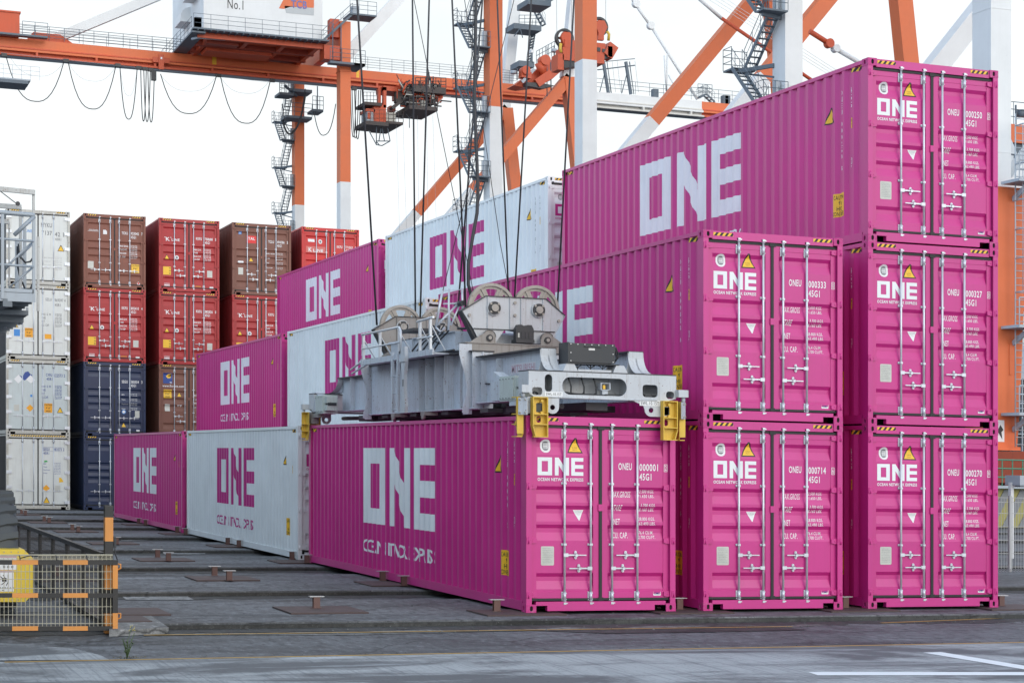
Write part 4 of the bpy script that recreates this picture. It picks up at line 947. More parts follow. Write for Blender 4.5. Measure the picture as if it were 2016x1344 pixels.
# hexagonal wheel frames with rope wheels
for yc,far in ((3.65,0),(8.54,1)):
    hex_=[(.30,4.70),(.72,4.955),(1.80,4.955),(2.14,4.70),(1.98,4.40),(1.93,4.20),(1.55,4.20),(1.38,4.42),(1.06,4.42),(.90,4.20),(.60,4.20),(.50,4.40)]
    hb=MB()
    for y0 in (yc-.10,yc+.085):
        hb.prism(hex_,y0,y0+.015,'y')
    e=[(.30,4.70),(.72,4.955),(1.80,4.955),(2.14,4.70),(1.98,4.40)]
    hb.beam((.29,yc-.105,4.695),(.72,yc-.105,4.962),.04,.012,1); hb.beam((.72,yc-.105,4.962),(1.80,yc-.105,4.962),.04,.012,1); hb.beam((1.80,yc-.105,4.962),(2.15,yc-.105,4.695),.04,.012,1); hb.beam((2.15,yc-.10,4.695),(1.98,yc-.10,4.40),.03,.010,0)
    hb.beam((.29,yc,4.695),(.56,yc,4.20),.19,.014,1); hb.beam((.29,yc-.0,4.695),(.42,yc,4.78),.19,.012,1)
    hb.box((.5,yc-.125,4.405),(1.96,yc-.10,4.418),1)
    for x in (.74,1.14,1.34,1.74): hb.box((x,yc-.13,4.42),(x+.014,yc-.10,4.95))
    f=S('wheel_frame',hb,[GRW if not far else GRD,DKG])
    for x,z in ((1.235,4.87),(1.235,4.66),(.42,4.63),(2.03,4.60)): 
        q=MB(); q.disc((x,yc-.115,z),.026,.03,'y',10); S('bolt',q,SHV,f)
    for xw in (.855,1.655):
        wz=4.765; q=MB(); n=40
        out=circ(xw,wz,.415,n)
        holes=[]
        for k in range(6):
            a0=k*60+12;a1=k*60+48
            holes.append([(xw+.33*math.cos(R(t)),wz+.33*math.sin(R(t))) for t in range(a0,a1+1,9)]+[(xw+.17*math.cos(R(t)),wz+.17*math.sin(R(t))) for t in range(a1-6,a0+5,-12)])
        q.prism(out,yc-.012,yc+.012,'y',0,holes)
        for sg in (-1,1):
            q.prism(circ(xw,wz,.425,n),yc+sg*.028,yc+sg*.045,'y',0,[circ(xw,wz,.375,n)])
            q.prism(circ(xw,wz,.14,20),yc+sg*.012,yc+sg*.06,'y')
            for k in range(6):
                a=R(k*60); q.beam((xw+.13*math.cos(a),yc+sg*.02,wz+.13*math.sin(a)),(xw+.385*math.cos(a),yc+sg*.02,wz+.385*math.sin(a)),.03,.02,0,up=(0,1,0))
        wh=S('rope_wheel',q,SHV,f); wh
        q=MB(); q.disc((xw,yc-.12,wz),.125,.04,'y',24,0); q.disc((xw,yc-.15,wz),.108,.03,'y',20,1); q.disc((xw-.0,yc-.175,wz+.0),.062,.04,'y',20,2); q.box((xw-.085,yc-.145,wz-.085),(xw+.085,yc-.135,wz+.085),1)
        for a,b in ((-1,-1),(-1,1),(1,-1),(1,1)): q.disc((xw+a*.068,yc-.165,wz+b*.068),.019,.03,'y',10,2)
        S('wheel_axle',q,[GRW,BLK,SHV],f)
    # half-round bearings on the cross beam
    for xw in (.72,1.76):
        q=MB(); arc=circ(xw,4.27,.115,10,a0=0,a1=150)
        if xw<1: p=[(xw+.115,4.165)]+arc+[(xw-.36,4.165)]
        else: p=[(xw-.115,4.165),(xw+.35,4.165)]+[(xw+(xw-a),b) for a,b in arc][::-1]
        q.prism(p,yc-.26,yc-.24,'y'); 
        for i in range(len(arc)-1):
            a,b=arc[i],arc[i+1]
            if xw>1: a,b=(2*xw-a[0],a[1]),(2*xw-b[0],b[1])
            q.add([(a[0],yc-.28,a[1]),(b[0],yc-.28,b[1]),(b[0],yc-.20,b[1]),(a[0],yc-.20,a[1])],[(0,1,2,3)])
        q.disc((xw,yc-.27,4.255),.055,.05,'y',16,1); q.disc((xw,yc-.29,4.255),.03,.04,'y',12,2)
        S('pin_bearing',q,[GRD,DKG,SHV],f)
# spine between the frames with cable basket
mb=MB(); mb.box((.45,4.3,4.10),(1.99,7.9,4.40)); mb.box((.40,4.3,4.40),(2.04,7.9,4.415)); mb.box((.40,4.3,4.085),(2.04,7.9,4.10)); mb.box((.8,3.76,4.16),(1.6,4.3,4.34)); mb.box((.8,7.9,4.16),(1.6,8.42,4.34)); S('head_spine',mb,GRY)
mb=MB()
for k in range(5): mb.tube([(.40,4.5+k*.25,4.43),(.36,4.8+k*.3,4.30),(.33,5.2+k*.35,4.06)],.016,6)
mb.tube([(.5,4.35,4.46),(1.2,4.3,4.5),(1.9,4.5,4.44)],.02,6); mb.tube([(.28,3.9,4.06),(.28,6.0,4.05),(.30,8.2,4.06)],.022,6); mb.tube([(.465,3.4,3.5),(.466,2.0,3.42),(.466,.9,3.45)],.012,6); S('hydraulic_hose',mb,BLK)
mb=MB(); mb.prism([(1.16,4.24),(1.16,4.42),(1.20,4.49),(1.27,4.49),(1.29,4.475),(1.35,4.475),(1.37,4.49),(1.44,4.49),(1.48,4.42),(1.48,4.24)],3.30,3.42,'y',0); mb.box((1.155,3.28,4.19),(1.485,3.5,4.245),0)
for x in (1.185,1.26,1.325,1.39): mb.box((x,3.292,4.26),(x+.045,3.30,4.37),1)
mb.box((1.19,3.29,4.275),(1.22,3.292,4.35),2); S('floodlight',mb,[BLK,DKG,PLT])
# black terminal box on the end beam
mb=MB(); mb.box((.68,.0,3.70),(1.43,.33,3.985)); mb.box((.665,-.012,3.69),(.685,.34,3.995)) 
for k in range(7): mb.disc((.71+k*.113,-.006,3.967),.009,.014,'y',8,1)
for x in (.71,1.395):
    for z in (3.84,3.72): mb.disc((x,-.006,z),.009,.014,'y',8,1)
mb.box((.93,-.022,3.935),(1.20,-.004,3.945)); mb.box((1.0,-.004,3.885),(1.10,-.001,3.915),1)
for k in range(5): mb.disc((1.45,.05+.05*k,3.93-.04*k),.018,.05,'x',10)
mb.tube([(1.46,.06,3.95),(1.52,.1,3.88),(1.53,.1,3.8),(1.47,.12,3.72)],.012,6); mb.tube([(1.46,.14,3.96),(1.51,.15,3.9),(1.515,.12,3.78),(1.46,.15,3.73)],.012,6)
mb.box((.64,-.01,3.675),(1.50,.34,3.69))
S('terminal_box',mb,[BLK,SHT])
mb=MB()
for x0 in (.64,1.45): mb.prism([(x0-.05,3.563),(x0+.19,3.563),(x0+.13,3.675),(x0+.0,3.675)],.0,.33,'y')
mb.box((.84,.02,3.563),(1.38,.3,3.60)); S('box_bracket',mb,GRW)
mb=MB()
for x in (.78,.84,.90,1.0,1.06,1.12,1.2,1.26,1.32):
    mb.disc((x,.06,3.67),.014,.03,'z',8); c={0:.85,1:1.06,2:1.26}[int((x-.76)/.2) if x<1.3 else 2]; mb.tube([(x,.06,3.66),(c,.07,3.62),(c,.08,3.565)],.008,6)
S('cable_loom',mb,BLK)
# dark frame and gear below the beams
mb=MB(); 
for x in (.62,1.66): mb.box((x,2.2,2.965),(x+.16,9.6,3.075))
for y in (2.5,4.4,6.1,7.8,9.3): mb.box((.35,y,2.99),(2.1,y+.35,3.06))
for y in (5.2,6.9): mb.box((.20,y,2.99),(.45,y+.22,3.05),1); mb.disc((.22,y+.12,2.98),.06,.05,'x',14,1)
mb.box((1.05,.2,3.0),(1.4,12.0,3.12)); mb.tube([(.7,.3,3.05),(.75,6,3.0),(.7,12,3.05)],.04,8); mb.box((.55,1.2,2.99),(.72,2.2,3.12)); mb.box((1.5,1.0,3.0),(1.9,1.6,3.10))
S('under_frame',mb,[DKG,GRD])
# walkway with railing, ladder and chain on the left side
mb=MB(); mb.box((.02,4.2,4.005),(.9,8.4,4.03)); mb.box((.0,4.2,3.99),(.03,8.4,4.09)); S('walkway',mb,GRY)
mb=MB(); 
ys=[8.25,7.2,6.05]; 
for y in ys: 
    mb.box((-.005,y-.03,4.03),(.035,y+.03,4.56)); mb.beam((.03,y-.02,4.45),(.30,y-.02,4.03),.05,.012)
mb.tube([(.0,8.32,4.57),(.0,6.02,4.57),(.0,5.92,4.50),(.0,5.92,4.1)],.021,8); mb.tube([(.0,8.32,4.30),(.0,5.95,4.30)],.015,8)
for y in (4.9,4.35): mb.box((-.005,y-.03,4.03),(.035,y+.03,4.60)); mb.beam((.03,y-.02,4.48),(.30,y-.02,4.03),.05,.012)
mb.tube([(.0,5.0,4.60),(.0,4.15,4.62)],.021,8); mb.tube([(.0,5.0,4.30),(.0,4.2,4.30)],.015,8)
mb.tube([(.05,8.3,4.1),(.1,9.4,3.95)],.02,6); mb.tube([(.12,8.3,4.02),(.15,9.5,3.88)],.02,6)
S('railing',mb,STL)
mb=MB(); 
for y in (6.35,6.02): mb.box((-.03,y,3.06),(.02,y+.06,4.14))
for z in (3.1,3.4,3.7,4.0): mb.tube([(0,6.05,z),(0,6.38,z)],.012,6)
S('ladder',mb,GRY)
mb=MB(); y=5.62
o=[(y-.09,4.20),(y+.09,4.20),(y+.13,4.02),(y+.13,3.93),(y+.06,3.70),(y+.05,3.45),(y+.10,3.12),(y+.10,3.03),(y-.10,3.03),(y-.12,3.15),(y-.06,3.45),(y-.06,3.70),(y-.13,3.93),(y-.13,4.02)]
mb.prism(o,-.06,.0,'x'); mb.box((-.08,y-.14,3.93),(-.06,y+.14,3.99)); mb.box((-.065,y-.05,3.50),(-.061,y+.03,3.62),1); S('cable_guard',mb,[GRW,TXG])
def lashing(name,pts,r=.012,n=6,mat=BLK):
    mb=MB(); mb.tube(pts,r,n); return S(name,mb,mat)
c=lambda px,py,Y: at(px,py,Y)
lashing('chain',[c(857,685,5.6),c(857,668,5.6),c(862,655,5.6),c(866,640,5.6)],.02); lashing('chain',[c(850,668,5.4),c(860,674,5.2),c(872,678,5.0),c(880,676,4.9)],.014); lashing('chain',[c(852,640,5.5),c(860,648,5.5),c(868,650,5.4),c(874,640,5.3)],.014)
mb=MB(); Y=5.4
for p,q,r_ in (((858,644),(872,568),.022),((876,645),(905,560),.0) ,((883,650),(884,568),.020),((911,620),(910,567),.020),((872,598),(908,597),.012),((860,640),(900,600),.018),((888,640),(905,600),.014),((872,572),(910,570),.006),((884,598),(886,640),.014)):
    if r_: mb.tube([c(*p,Y),c(*q,Y)],r_,6)
mb.tube([c(858,644,Y),c(866,652,Y),c(876,645,Y)],.02,6); mb.disc(c(905,598,Y),.05,.35,'y',10,1); S('cable_basket',mb,[STL,BLK])
mb=MB(); mb.box((.35,6.3,4.03),(.75,8.2,4.12)); mb.box((.4,6.5,4.12),(.9,7.3,4.42),1)
random.seed(3)
for k in range(10):
    x=.2+random.random()*.3; mb.tube([(x,6.0+k*.2,4.06),(x+.1,6.1+k*.2,4.12),(x+.05,6.3+k*.2,4.08)],.03,6)
mb.box((.4,6.4,4.55),(.9,7.2,4.6)); S('cable_pile',mb,[DKG,GRY])
# ---------------- hoist ropes ----------------
RPM=flat('greased_rope',(.035,.036,.04),.5)
def rope(label,pb,pt,Y,r=.016,mid=None,name='hoist_rope',cat='rope',g='hoist ropes of the spreader'):
    pts=[at(pb[0],pb[1],Y)]
    if mid: pts+=[at(a,b,Y) for a,b in mid]
    pts.append(at(pt[0],pt[1],Y))
    # straight on upward out of the picture
    k=-2600; sl=(pt[0]-(mid[-1] if mid else pb)[0])/(pt[1]-(mid[-1] if mid else pb)[1]); pts.append(at(pt[0]+sl*(k-pt[1]),k,Y))
    mb=MB(); base=pts[0]; mb.tube([p-base for p in pts],r,8)
    o=part(name,mb,RPM,None,base); return tag(o,label,cat,g)
rope('hoist rope rising from the outer side of the far left wheel',(742,640),(703,0),8.54,.02)
rope('left of the two close hoist ropes dropping between the far wheels',(818,632),(812,0),8.54,.018); rope('right of the two close hoist ropes dropping between the far wheels',(827,632),(845,0),8.54,.018)
rope('hoist rope running down to the hidden side of the far right wheel',(899,640),(938,150),8.54,.018)
rope('hoist rope rising from the left edge of the near left wheel',(917,605),(890,0),3.65,.016); rope('left of the two close hoist ropes dropping between the near wheels',(1002,605),(979,0),3.65,.015)
rope('right of the two close hoist ropes dropping between the near wheels',(1012,605),(1046,0),3.65,.015); rope('hoist rope rising from the right edge of the near right wheel',(1097,610),(1130,0),3.65,.016)
rope('thick black power cable sagging down behind the near left wheel',(930,590),(937,0),5.0,.032,[(922,560),(922,520),(930,470),(939,420),(941,380),(939,320),(934,200)],'power_cable','cable')
rope('thin stay line slanting from upper left across the pale container',(932,575),(815,0),5.0,.007,None,'stay_line','stay line','thin stay lines'); rope('thin stay line slanting from the cable basket up to the right',(872,572),(1012,0),5.0,.007,None,'stay_line','stay line','thin stay lines')
rope('thin stay line ending between the two near wheels',(1006,590),(963,330),5.0,.007,[(985,480)],'stay_line','stay line','thin stay lines')
rope('thin stay line beside the power cable ending at the near left wheel',(913,600),(926,200),5.0,.008,None,'stay_line','stay line','thin stay lines')
# ---------------- quay cranes ----------------
TRD=paint('rusty_dark_deck',(.075,.065,.062),rough=.7,dirt=.5,dcol=(.16,.07,.04),streak=False,rust=.6)
CRO=paint('crane_orange_paint',(.68,.150,.045),rough=.5,dirt=.12,dcol=(.25,.08,.04),dscale=.4); CRD=paint('crane_red_orange_paint',(.56,.085,.028),rough=.5,dirt=.3,dcol=(.12,.04,.03),dscale=.5)
CRW=paint('crane_white_paint',(.72,.725,.72),rough=.5,dirt=.10,dcol=(.4,.38,.34),dscale=.4); STG=paint('stair_grey_steel',(.12,.15,.18),rough=.6,dirt=.2,streak=False,dscale=.5); RLG=paint('pale_rail_steel',(.40,.44,.48),rough=.6,dirt=.1,streak=False)
CBL=flat('black_cable',(.02,.022,.025),.6)
def WP(name,mb,mats,t,parent=None,**k):
    o=part(name,mb,mats,parent or t,**k)
    if parent is None: o.location=-Vector(t.location)
    return o
XL=36.6; ZP=28.0; XW0,XW1,ZT_=64.5,60.0,39.8
def leg_seg(mb,X,Y,z0,z1,mo,mw,zp=ZP,wx=1.0,wy=1.27):
    if z0<zp: mb.box((X,Y,z0),(X+wx,Y+wy,min(zp,z1)),mw)
    if z1>zp: mb.box((X,Y,max(zp,z0)),(X+wx,Y+wy,z1),mo)
def slant(mb,p,q,wd,ht,zp,mo,mw):
    p=Vector(p);q=Vector(q)
    if (p.z-zp)*(q.z-zp)<0:
        t=(zp-p.z)/(q.z-p.z); m_=p.lerp(q,t)
        mb.beam(p,m_,wd,ht,mw if p.z<zp else mo); mb.beam(m_,q,wd,ht,mo if p.z<zp else mw)
    else: mb.beam(p,q,wd,ht,mo if p.z>zp else mw)
def railing(mb,p,q,h=1.1,n=4,r=.025,posts=None,m=0,rails=3):
    p=Vector(p);q=Vector(q); L_=(q-p).length; k=posts or max(1,int(L_/1.6))
    for i in range(k+1):
        a=p.lerp(q,i/k); mb.tube([a,a+Vector((0,0,h))],r,n,m,False)
    for j in range(rails):
        z=h*(j+1)/rails; mb.tube([p+Vector((0,0,z)),q+Vector((0,0,z))],r,n,m,False)
def flight(mb,p,q,wd=.62,m=0,rail=True):
    p=Vector(p);q=Vector(q); d=q-p; n=max(3,int(abs(d.z)/.30)); s=Vector((0,wd/2,0))
    for sg in (-1,1):
        mb.beam(p+s*sg,q+s*sg,.05,.20,m)
        if rail:
            h=Vector((0,0,1.0)); mb.tube([p+s*sg+h,q+s*sg+h],.02,4,m,False); mb.tube([p+s*sg+h*.5,q+s*sg+h*.5],.015,4,m,False)
            for i in range(4): a=p.lerp(q,i/3)+s*sg; mb.tube([a,a+h],.018,4,m,False)
    for i in range(n+1):
        a=p.lerp(q,i/n); mb.box((a.x-.14,a.y-wd/2,a.z-.03),(a.x+.11,a.y+wd/2,a.z+.01),m)
def stairs(t,X,Y,z0,z1,step=2.35,alt=0):
    "dog-leg stair: two lanes beside the leg, flights running along the rail direction"
    mb=MB(); z=z0;i=alt; ya,yb=Y+.25,Y+2.75
    def fl(xc,p,q):
        w_=.60; n=9
        for sg in (-1,1):
            d_=Vector((sg*w_/2,0,0)); mb.beam(p+d_,q+d_,.05,.20,0); h=Vector((0,0,1.0)); mb.tube([p+d_+h,q+d_+h],.022,4,0,False); mb.tube([p+d_+h*.5,q+d_+h*.5],.016,4,0,False)
            for k in range(4): a_=p.lerp(q,k/3)+d_; mb.tube([a_,a_+h],.018,4,0,False)
        for k in range(n+1): c_=p.lerp(q,k/n); mb.box((c_.x-w_/2,c_.y-.11,c_.z-.025),(c_.x+w_/2,c_.y+.11,c_.z+.01))
    while z<z1:
        xl,xr=X-1.5,X-.1
        if i%2==0:   # rises away from the camera in the left lane
            fl(0,Vector((X-1.18,ya,z)),Vector((X-1.18,yb,z+step))); y0,y1=yb,yb+.9
        else: fl(0,Vector((X-.45,yb,z)),Vector((X-.45,ya,z+step))); y0,y1=ya-.8,ya
        mb.box((xl,y0,z+step-.09),(xr,y1,z+step)); ye=y1 if i%2==0 else y0
        railing(mb,(xl,ye,z+step),(xr,ye,z+step),1.1,4,.02,2,0,3); railing(mb,(xl,y0,z+step),(xl,y1,z+step),1.1,4,.02,1,0,3)
        if i%2: mb.beam((X-1.3,ya-.3,z+step-.16),(X+.05,ya+.1,z+step-.16),.14,.22); mb.box((X-.34,ya+.02,z+step),(X-.06,ya+.3,z+step+1.3),1)
        else: mb.beam((X-1.2,yb+.2,z+step-.16),(X,Y+1.0,z+step-.10),.14,.2); mb.beam((X-.6,yb+.2,z+step-.2),(X,Y+1.0,z+step-.7),.08,.1)
        z+=step;i+=1
    return WP('stair_tower',mb,[STG,RLG],t)
def crane(label,Y0,Y1,stz,girder=True,low=-1):
    t=thing('quay_crane',label,'crane',(XL,Y0,0),'quay cranes'); Yg=(Y0+Y1+1.27)/2
    for Y in (Y0,Y1):
        mb=MB(); leg_seg(mb,XL,Y,3,43.0,0,1)
        for zz in (9.5,15.5,21.5,33.0): mb.box((XL-.012,Y-.012,zz),(XL+1.012,Y+1.282,zz+.05),0 if zz>ZP else 1)
        if Y==Y0: mb.box((XL-.06,Y-.06,38.3),(XL+1.06,Y+1.33,38.42),0)
        WP('crane_leg',mb,[CRO,CRW],t)
        mb=MB(); slant(mb,(XW0,Y+.6,2),(XW1,Y+.6,ZT_),1.2,1.1,0,0,1) ; WP('crane_leg',mb,[CRO,CRW],t)
        mb=MB(); slant(mb,(XL+1,Y+.6,28-(49.9-XL-1)*1.17),(XW1,Y+.6,28+(XW1-49.9)*1.17),1.0,1.0,ZP,0,1); WP('diagonal_brace',mb,[CRO,CRW],t)
        mb=MB(); mb.beam((XW1-.2,Y+.6,ZT_),(XW1+2.2,Y+.6,62),1.1,1.0,0); WP('mast',mb,[CRW],t)
        mb=MB(); mb.box((XL-3,Y-1.2,.6),(XL+.2+1.3,Y+2.4,1.6)) if False else mb.box((XL-.1,Y-3,1.7),(XL+1.3,Y+4.2,3.0)); 
        for k in range(4):
            mb.box((XL+.1,Y-2.8+k*1.8,.75),(XL+1.1,Y-1.5+k*1.8,1.65)); mb.disc((XL+.6,Y-2.5+k*1.8,.55),.38,.5,'x',14,1); mb.disc((XL+.6,Y-1.8+k*1.8,.55),.38,.5,'x',14,1)
        WP('wheel_bogie',mb,[CRD,BLK],t)
    mb=MB(); mb.box((XL+.1,Y0+1.27,40.9),(XL+.9,Y1,42.4)); mb.box((XL+.1,Y0+1.27,6.2),(XL+.9,Y1,7.4)); WP('cross_beam',mb,[CRO],t)
    stairs(t,XL,Y1+.1,stz[0],stz[1],2.35,stz[2])
    return t,Yg
t1,Y1g=crane('farthest orange and white quay crane, carrying the white machinery house marked No.1',136.1,152.8,(4,38,1))
t2,Y2g=crane('middle orange and white quay crane behind the second-level containers, legs left of the magenta stack',80.5,97.1,(4,42,0))
t3,Y3g=crane('nearest quay crane, white legs rising right above the tallest magenta stack',38.6,55.3,(4,42,1))
for t,Yg in ((t2,Y2g),(t3,Y3g)):
    mb=MB(); mb.box((4,Yg-.8,38.9),(84,Yg+.8,40.4)); WP('girder',mb,[CRO],t)
# lower tapered orange foot of the nearest crane with its ladder cage
mb=MB(); Yq=38.2
o=[(36.4,14.0),(38.05,14.0),(38.0,10.5),(37.75,5),(37.6,3.2),(36.4,3.2)]
mb.prism(o,Yq,Yq+1.9,'y'); mb.box((36.3,Yq-.1,3.05),(37.7,Yq+2,3.2)); mb.box((37.2,Yq-.03,6.2),(37.35,Yq,7.5)); mb.box((37.5,Yq-.03,6.2),(37.55,Yq,7.5)); mb.disc((38.05,Yq+.2,9.2),.3,.2,'y',12); WP('tapered_foot',mb,CRO,t3)
mb=MB()
for x in (37.25,37.75): mb.tube([(x,Yq-.35,3.2),(x,Yq-.35,17)],.03,5)
for k in range(46): mb.tube([(37.25,Yq-.35,3.3+k*.3),(37.75,Yq-.35,3.3+k*.3)],.018,4)
for z in (9.6,11.0,12.2,13.4,14.9,16.5): mb.tube([(37.25,Yq-.35,z),(37.2,Yq-.9,z),(37.5,Yq-1.1,z),(37.95,Yq-.95,z),(37.75,Yq-.35,z)],.03,5)
for x,y in ((37.2,-.9),(37.5,-1.1),(37.95,-.95)): mb.tube([(x,Yq+y,9.6),(x,Yq+y,16.5)],.02,4)
for z in (8.2,4.6,14.2): mb.box((36.8,Yq-1.2,z-.12),(38.4,Yq,z)); railing(mb,(36.8,Yq-1.2,z),(38.4,Yq-1.2,z),1.1,4,.03,3); mb.beam((37.4,Yq-1.1,z-.15),(37.4,Yq,z-.7),.1,.2)
WP('ladder_cage',mb,RLG,t3)
mb=MB(); mb.box((36.6,Yq-.2,.9),(38.6,Yq+1.5,2.6),0)
for k in range(6): mb.box((36.7+k*.33,Yq-.35,1.2+.2*(k%3)),(36.9+k*.33,Yq-.2,2.2),0); mb.disc((36.75+k*.3,Yq-.42,2.0),.09,.2,'y',8,1)
WP('drive_gear',mb,[CRD,BLK],t3)
d=Dec(); d.rect(36.55,3.4,36.95,4.3,0); d.poly([(36.6,3.85),(36.75,4.1),(36.9,3.9),(36.8,3.8),(36.85,3.5),(36.7,3.7)],1,1)
inst('warning_sign',d.wrap('warning_sign',lambda u,v,l:(u,Yq-.02-.01*l,v)),[STI,TXB],t3).location=-Vector(t3.location)
# lantern tanks & railing by the right edge, above the foot
mb=MB(); 
for x in (39.2,40.6,42): mb.tube([(x,43,14.4),(x,43,15.4),(x,43,16.6),(x,43,17.4)],[.8,.8,.45,.1],14)
o=WP('white_hopper',mb,CRW,t3); mb=MB(); mb.box((37.8,40,14.0),(46,41.5,14.25)); railing(mb,(37.8,40,14.25),(46,40,14.25),1.5,4,.035,8); WP('side_platform',mb,STG,t3)
# girder of the farthest crane, banded
def gird(name,x0,x1,mats):
    mb=MB(); Y=Y1g
    mb.box((x0,Y-.75,39.62),(x1,Y+.75,40.45),0); mb.box((x0,Y-.95,39.50),(x1,Y+.95,39.62),1); mb.box((x0,Y-1.15,39.22),(x1,Y-.75,39.42),0); mb.box((x0,Y-.70,38.95),(x1,Y+.7,39.50),1)
    mb.box((x0,Y-1.3,38.72),(x1,Y-1.0,38.88),1); mb.box((x0,Y-.9,38.86),(x1,Y+.9,38.93),2)
    x=x0+2
    while x<x1: mb.box((x,Y-1.3,38.88),(x+.2,Y-.7,39.2),1); x+=5.5
    return WP(name,mb,mats,t1)
gird('girder',2,64.0,[CRO,CRD,RLG]); gird('boom',64.0,78.6,[CRW,paint('boom_cream',(.62,.60,.55),rough=.5),STG]); gird('boom',78.6,96,[CRO,CRD,RLG])
mb=MB(); railing(mb,(5.3,Y1g-.9,40.5),(24.5,Y1g-.9,40.5),1.25,4,.025,14,0,5); railing(mb,(5.3,Y1g+.9,40.5),(23,Y1g+.9,40.5),1.25,4,.02,8,0,4); WP('railing',mb,STG,t1)
mb=MB(); railing(mb,(40.5,Y1g-.9,40.5),(58,Y1g-.9,40.5),1.25,4,.02,14,0,5); railing(mb,(66,Y1g-.9,40.5),(95,Y1g-.9,40.5),1.3,4,.025,18,0,3);  WP('railing',mb,STG,t1)
mb=MB(); mb.box((26.2,Y1g-.77,39.55),(26.6,Y1g-.755,40.43)); mb.box((40.6,Y1g-.77,39.55),(40.9,Y1g-.755,40.43)); mb.box((84.3,Y1g-.77,39.55),(84.7,Y1g-.755,40.43)); WP('yellow_mark',mb,YEL,t1)
mb=MB(); mb.box((4.0,Y1g-1.5,40.5),(8.0,Y1g+1.5,42.6)); mb.box((3.9,Y1g-1.6,42.6),(8.1,Y1g+1.6,42.75)); mb.box((3.5,Y1g-2,40.45),(10.5,Y1g-1.2,40.62),1); railing(mb,(8.2,Y1g-2,40.6),(10.5,Y1g-2,40.6),1.2,4,.025,2,1); WP('winch_cabin',mb,[CRD,STG],t1)
# back stays
mb=MB(); a=at(105,78,Y1g);b=at(305,-5,Y1g); d_=(b-a); mb.beam(a,a+d_*3.2,.7,.85,0); WP('back_stay',mb,CRW,t1)
mb=MB(); a=at(96,74,Y1g); mb.prism([(a.x-2.1,40.45),(a.x-1.5,41.2),(a.x+1.0,41.2),(a.x+2.2,40.45)],Y1g-.6,Y1g+.6,'y'); WP('stay_foot',mb,CRD,t1)
mb=MB(); a=at(680,112,Y1g);b=at(790,-8,Y1g); mb.beam(a,a+(b-a)*3,.9,1.1,0); WP('back_stay',mb,CRW,t1)
# machinery house
H0,H1,HY0,HY1=23.75,35.0,136.6,151.5
mb=MB(); mb.box((H0,HY0,40.95),(H1,HY1,48.5)); WP('house_wall',mb,CRW,t1)
mb=MB(); mb.box((H0-.6,HY0-.3,40.25),(H1+.1,HY0+.1,40.75)); 
for x in (H0+.5,H0+4,H0+7.5,H1-.6): mb.box((x,HY0,40.35),(x+.4,HY1,40.75),0)
for y in (HY0+3,HY0+6,HY0+12): mb.box((H0,y,40.30),(H1,y+.5,40.75),1)
mb.box((H0,HY0,40.75),(H1,HY1,40.94),0); mb.box((H0+1,HY0+3.5,40.0),(H1-4,HY0+6,40.35),0); mb.box((H0+.5,HY0+1,40.1),(H0+3.5,HY0+2,40.4),1)
WP('house_floor',mb,[CRD,paint('underside_maroon',(.36,.06,.03),rough=.6)],t1)
mb=MB(); mb.box((H0-1.2,HY0-1.3,40.78),(H1+.3,HY0-.02,40.92)); railing(mb,(H0-1.2,HY0-1.3,40.92),(H1+.3,HY0-1.3,40.92),1.25,4,.02,8); 
mb.box((H0-1.3,HY0-1,40.5),(H0-.02,HY1,40.66)); railing(mb,(H0-1.3,HY0-1,40.66),(H0-1.3,HY1,40.66),1.25,4,.022,9)
for k in range(20): mb.box((H0-.8+k*.6,HY0-1.32,40.66),(H0-.74+k*.6,HY0-.1,40.80))
flight(mb,(H1-.2,HY0-.8,40.9),(H1+2.6,HY0-.8,43.6),.7); mb.box((H1+2.3,HY0-1.3,43.5),(H1+4.9,HY0+1.0,43.65)); railing(mb,(H1+2.3,HY0-1.3,43.65),(H1+4.9,HY0-1.3,43.65),1.2,4,.022,3)
mb.box((H1+2.6,HY0-1.0,43.7),(H1+3.3,HY0-.4,44.4),1)
for x in (H0+.3,H0+.3): mb.box((H0-1.0,HY0-1,41),(H0-.4,HY0-.5,41.9),1)
mb.tube([(H0-1,HY0+.5,40.2),(H0-.5,HY0,40.3),(H0+2,HY0,40.35)],.12,6,1); WP('house_walkway',mb,[STG,RLG],t1)
mb=MB()
for z,y in ((44.6,HY0+2.0),(43.1,HY0+6.0)):
    mb.box((H0-.95,y,z),(H0,y+3,z+.15))
    mb.prism([(H0-.95,z+.15),(H0-.9,z+.8),(H0-.6,z+1.2),(H0,z+1.45),(H0,z+.15)],y,y+2.8,'y')
WP('ventilation_hood',mb,CRW,t1)
d=Dec(); a=at(448,16,HY0); b=at(479,2,HY0); d.text('No.1',a.x,a.z-.05,b.x,b.z,0,0,.0); WP2=inst('house_number',d.wrap('house_number',lambda u,v,l:(u,HY0-.02-.01*l,v)),[TXB],t1); WP2.location=-Vector(t1.location)
d=Dec(); q=[at(*p,HY0) for p in ((549,18),(556,4),(566,-14),(618,-14),(618,15),(562,14))]
d.poly([(p.x,p.z) for p in [at(*p,HY0) for p in ((549,17),(564,-12),(618,-12),(618,16),(572,14),(559,18))]],0); d.poly([(p.x,p.z) for p in [at(*p,HY0) for p in ((560,12),(618,17),(618,31),(563,26))]],1,0)
a=at(573,16,HY0);b=at(604,3,HY0); d.text('TCB',a.x,a.z,b.x,b.z,2,2,.03); o=inst('house_logo',d.wrap('house_logo',lambda u,v,l:(u,HY0-.02-.01*l,v)),[CRO,flat('logo_grey',(.45,.47,.48)),flat('logo_violet',(.15,.14,.36))],t1); o.location=-Vector(t1.location)
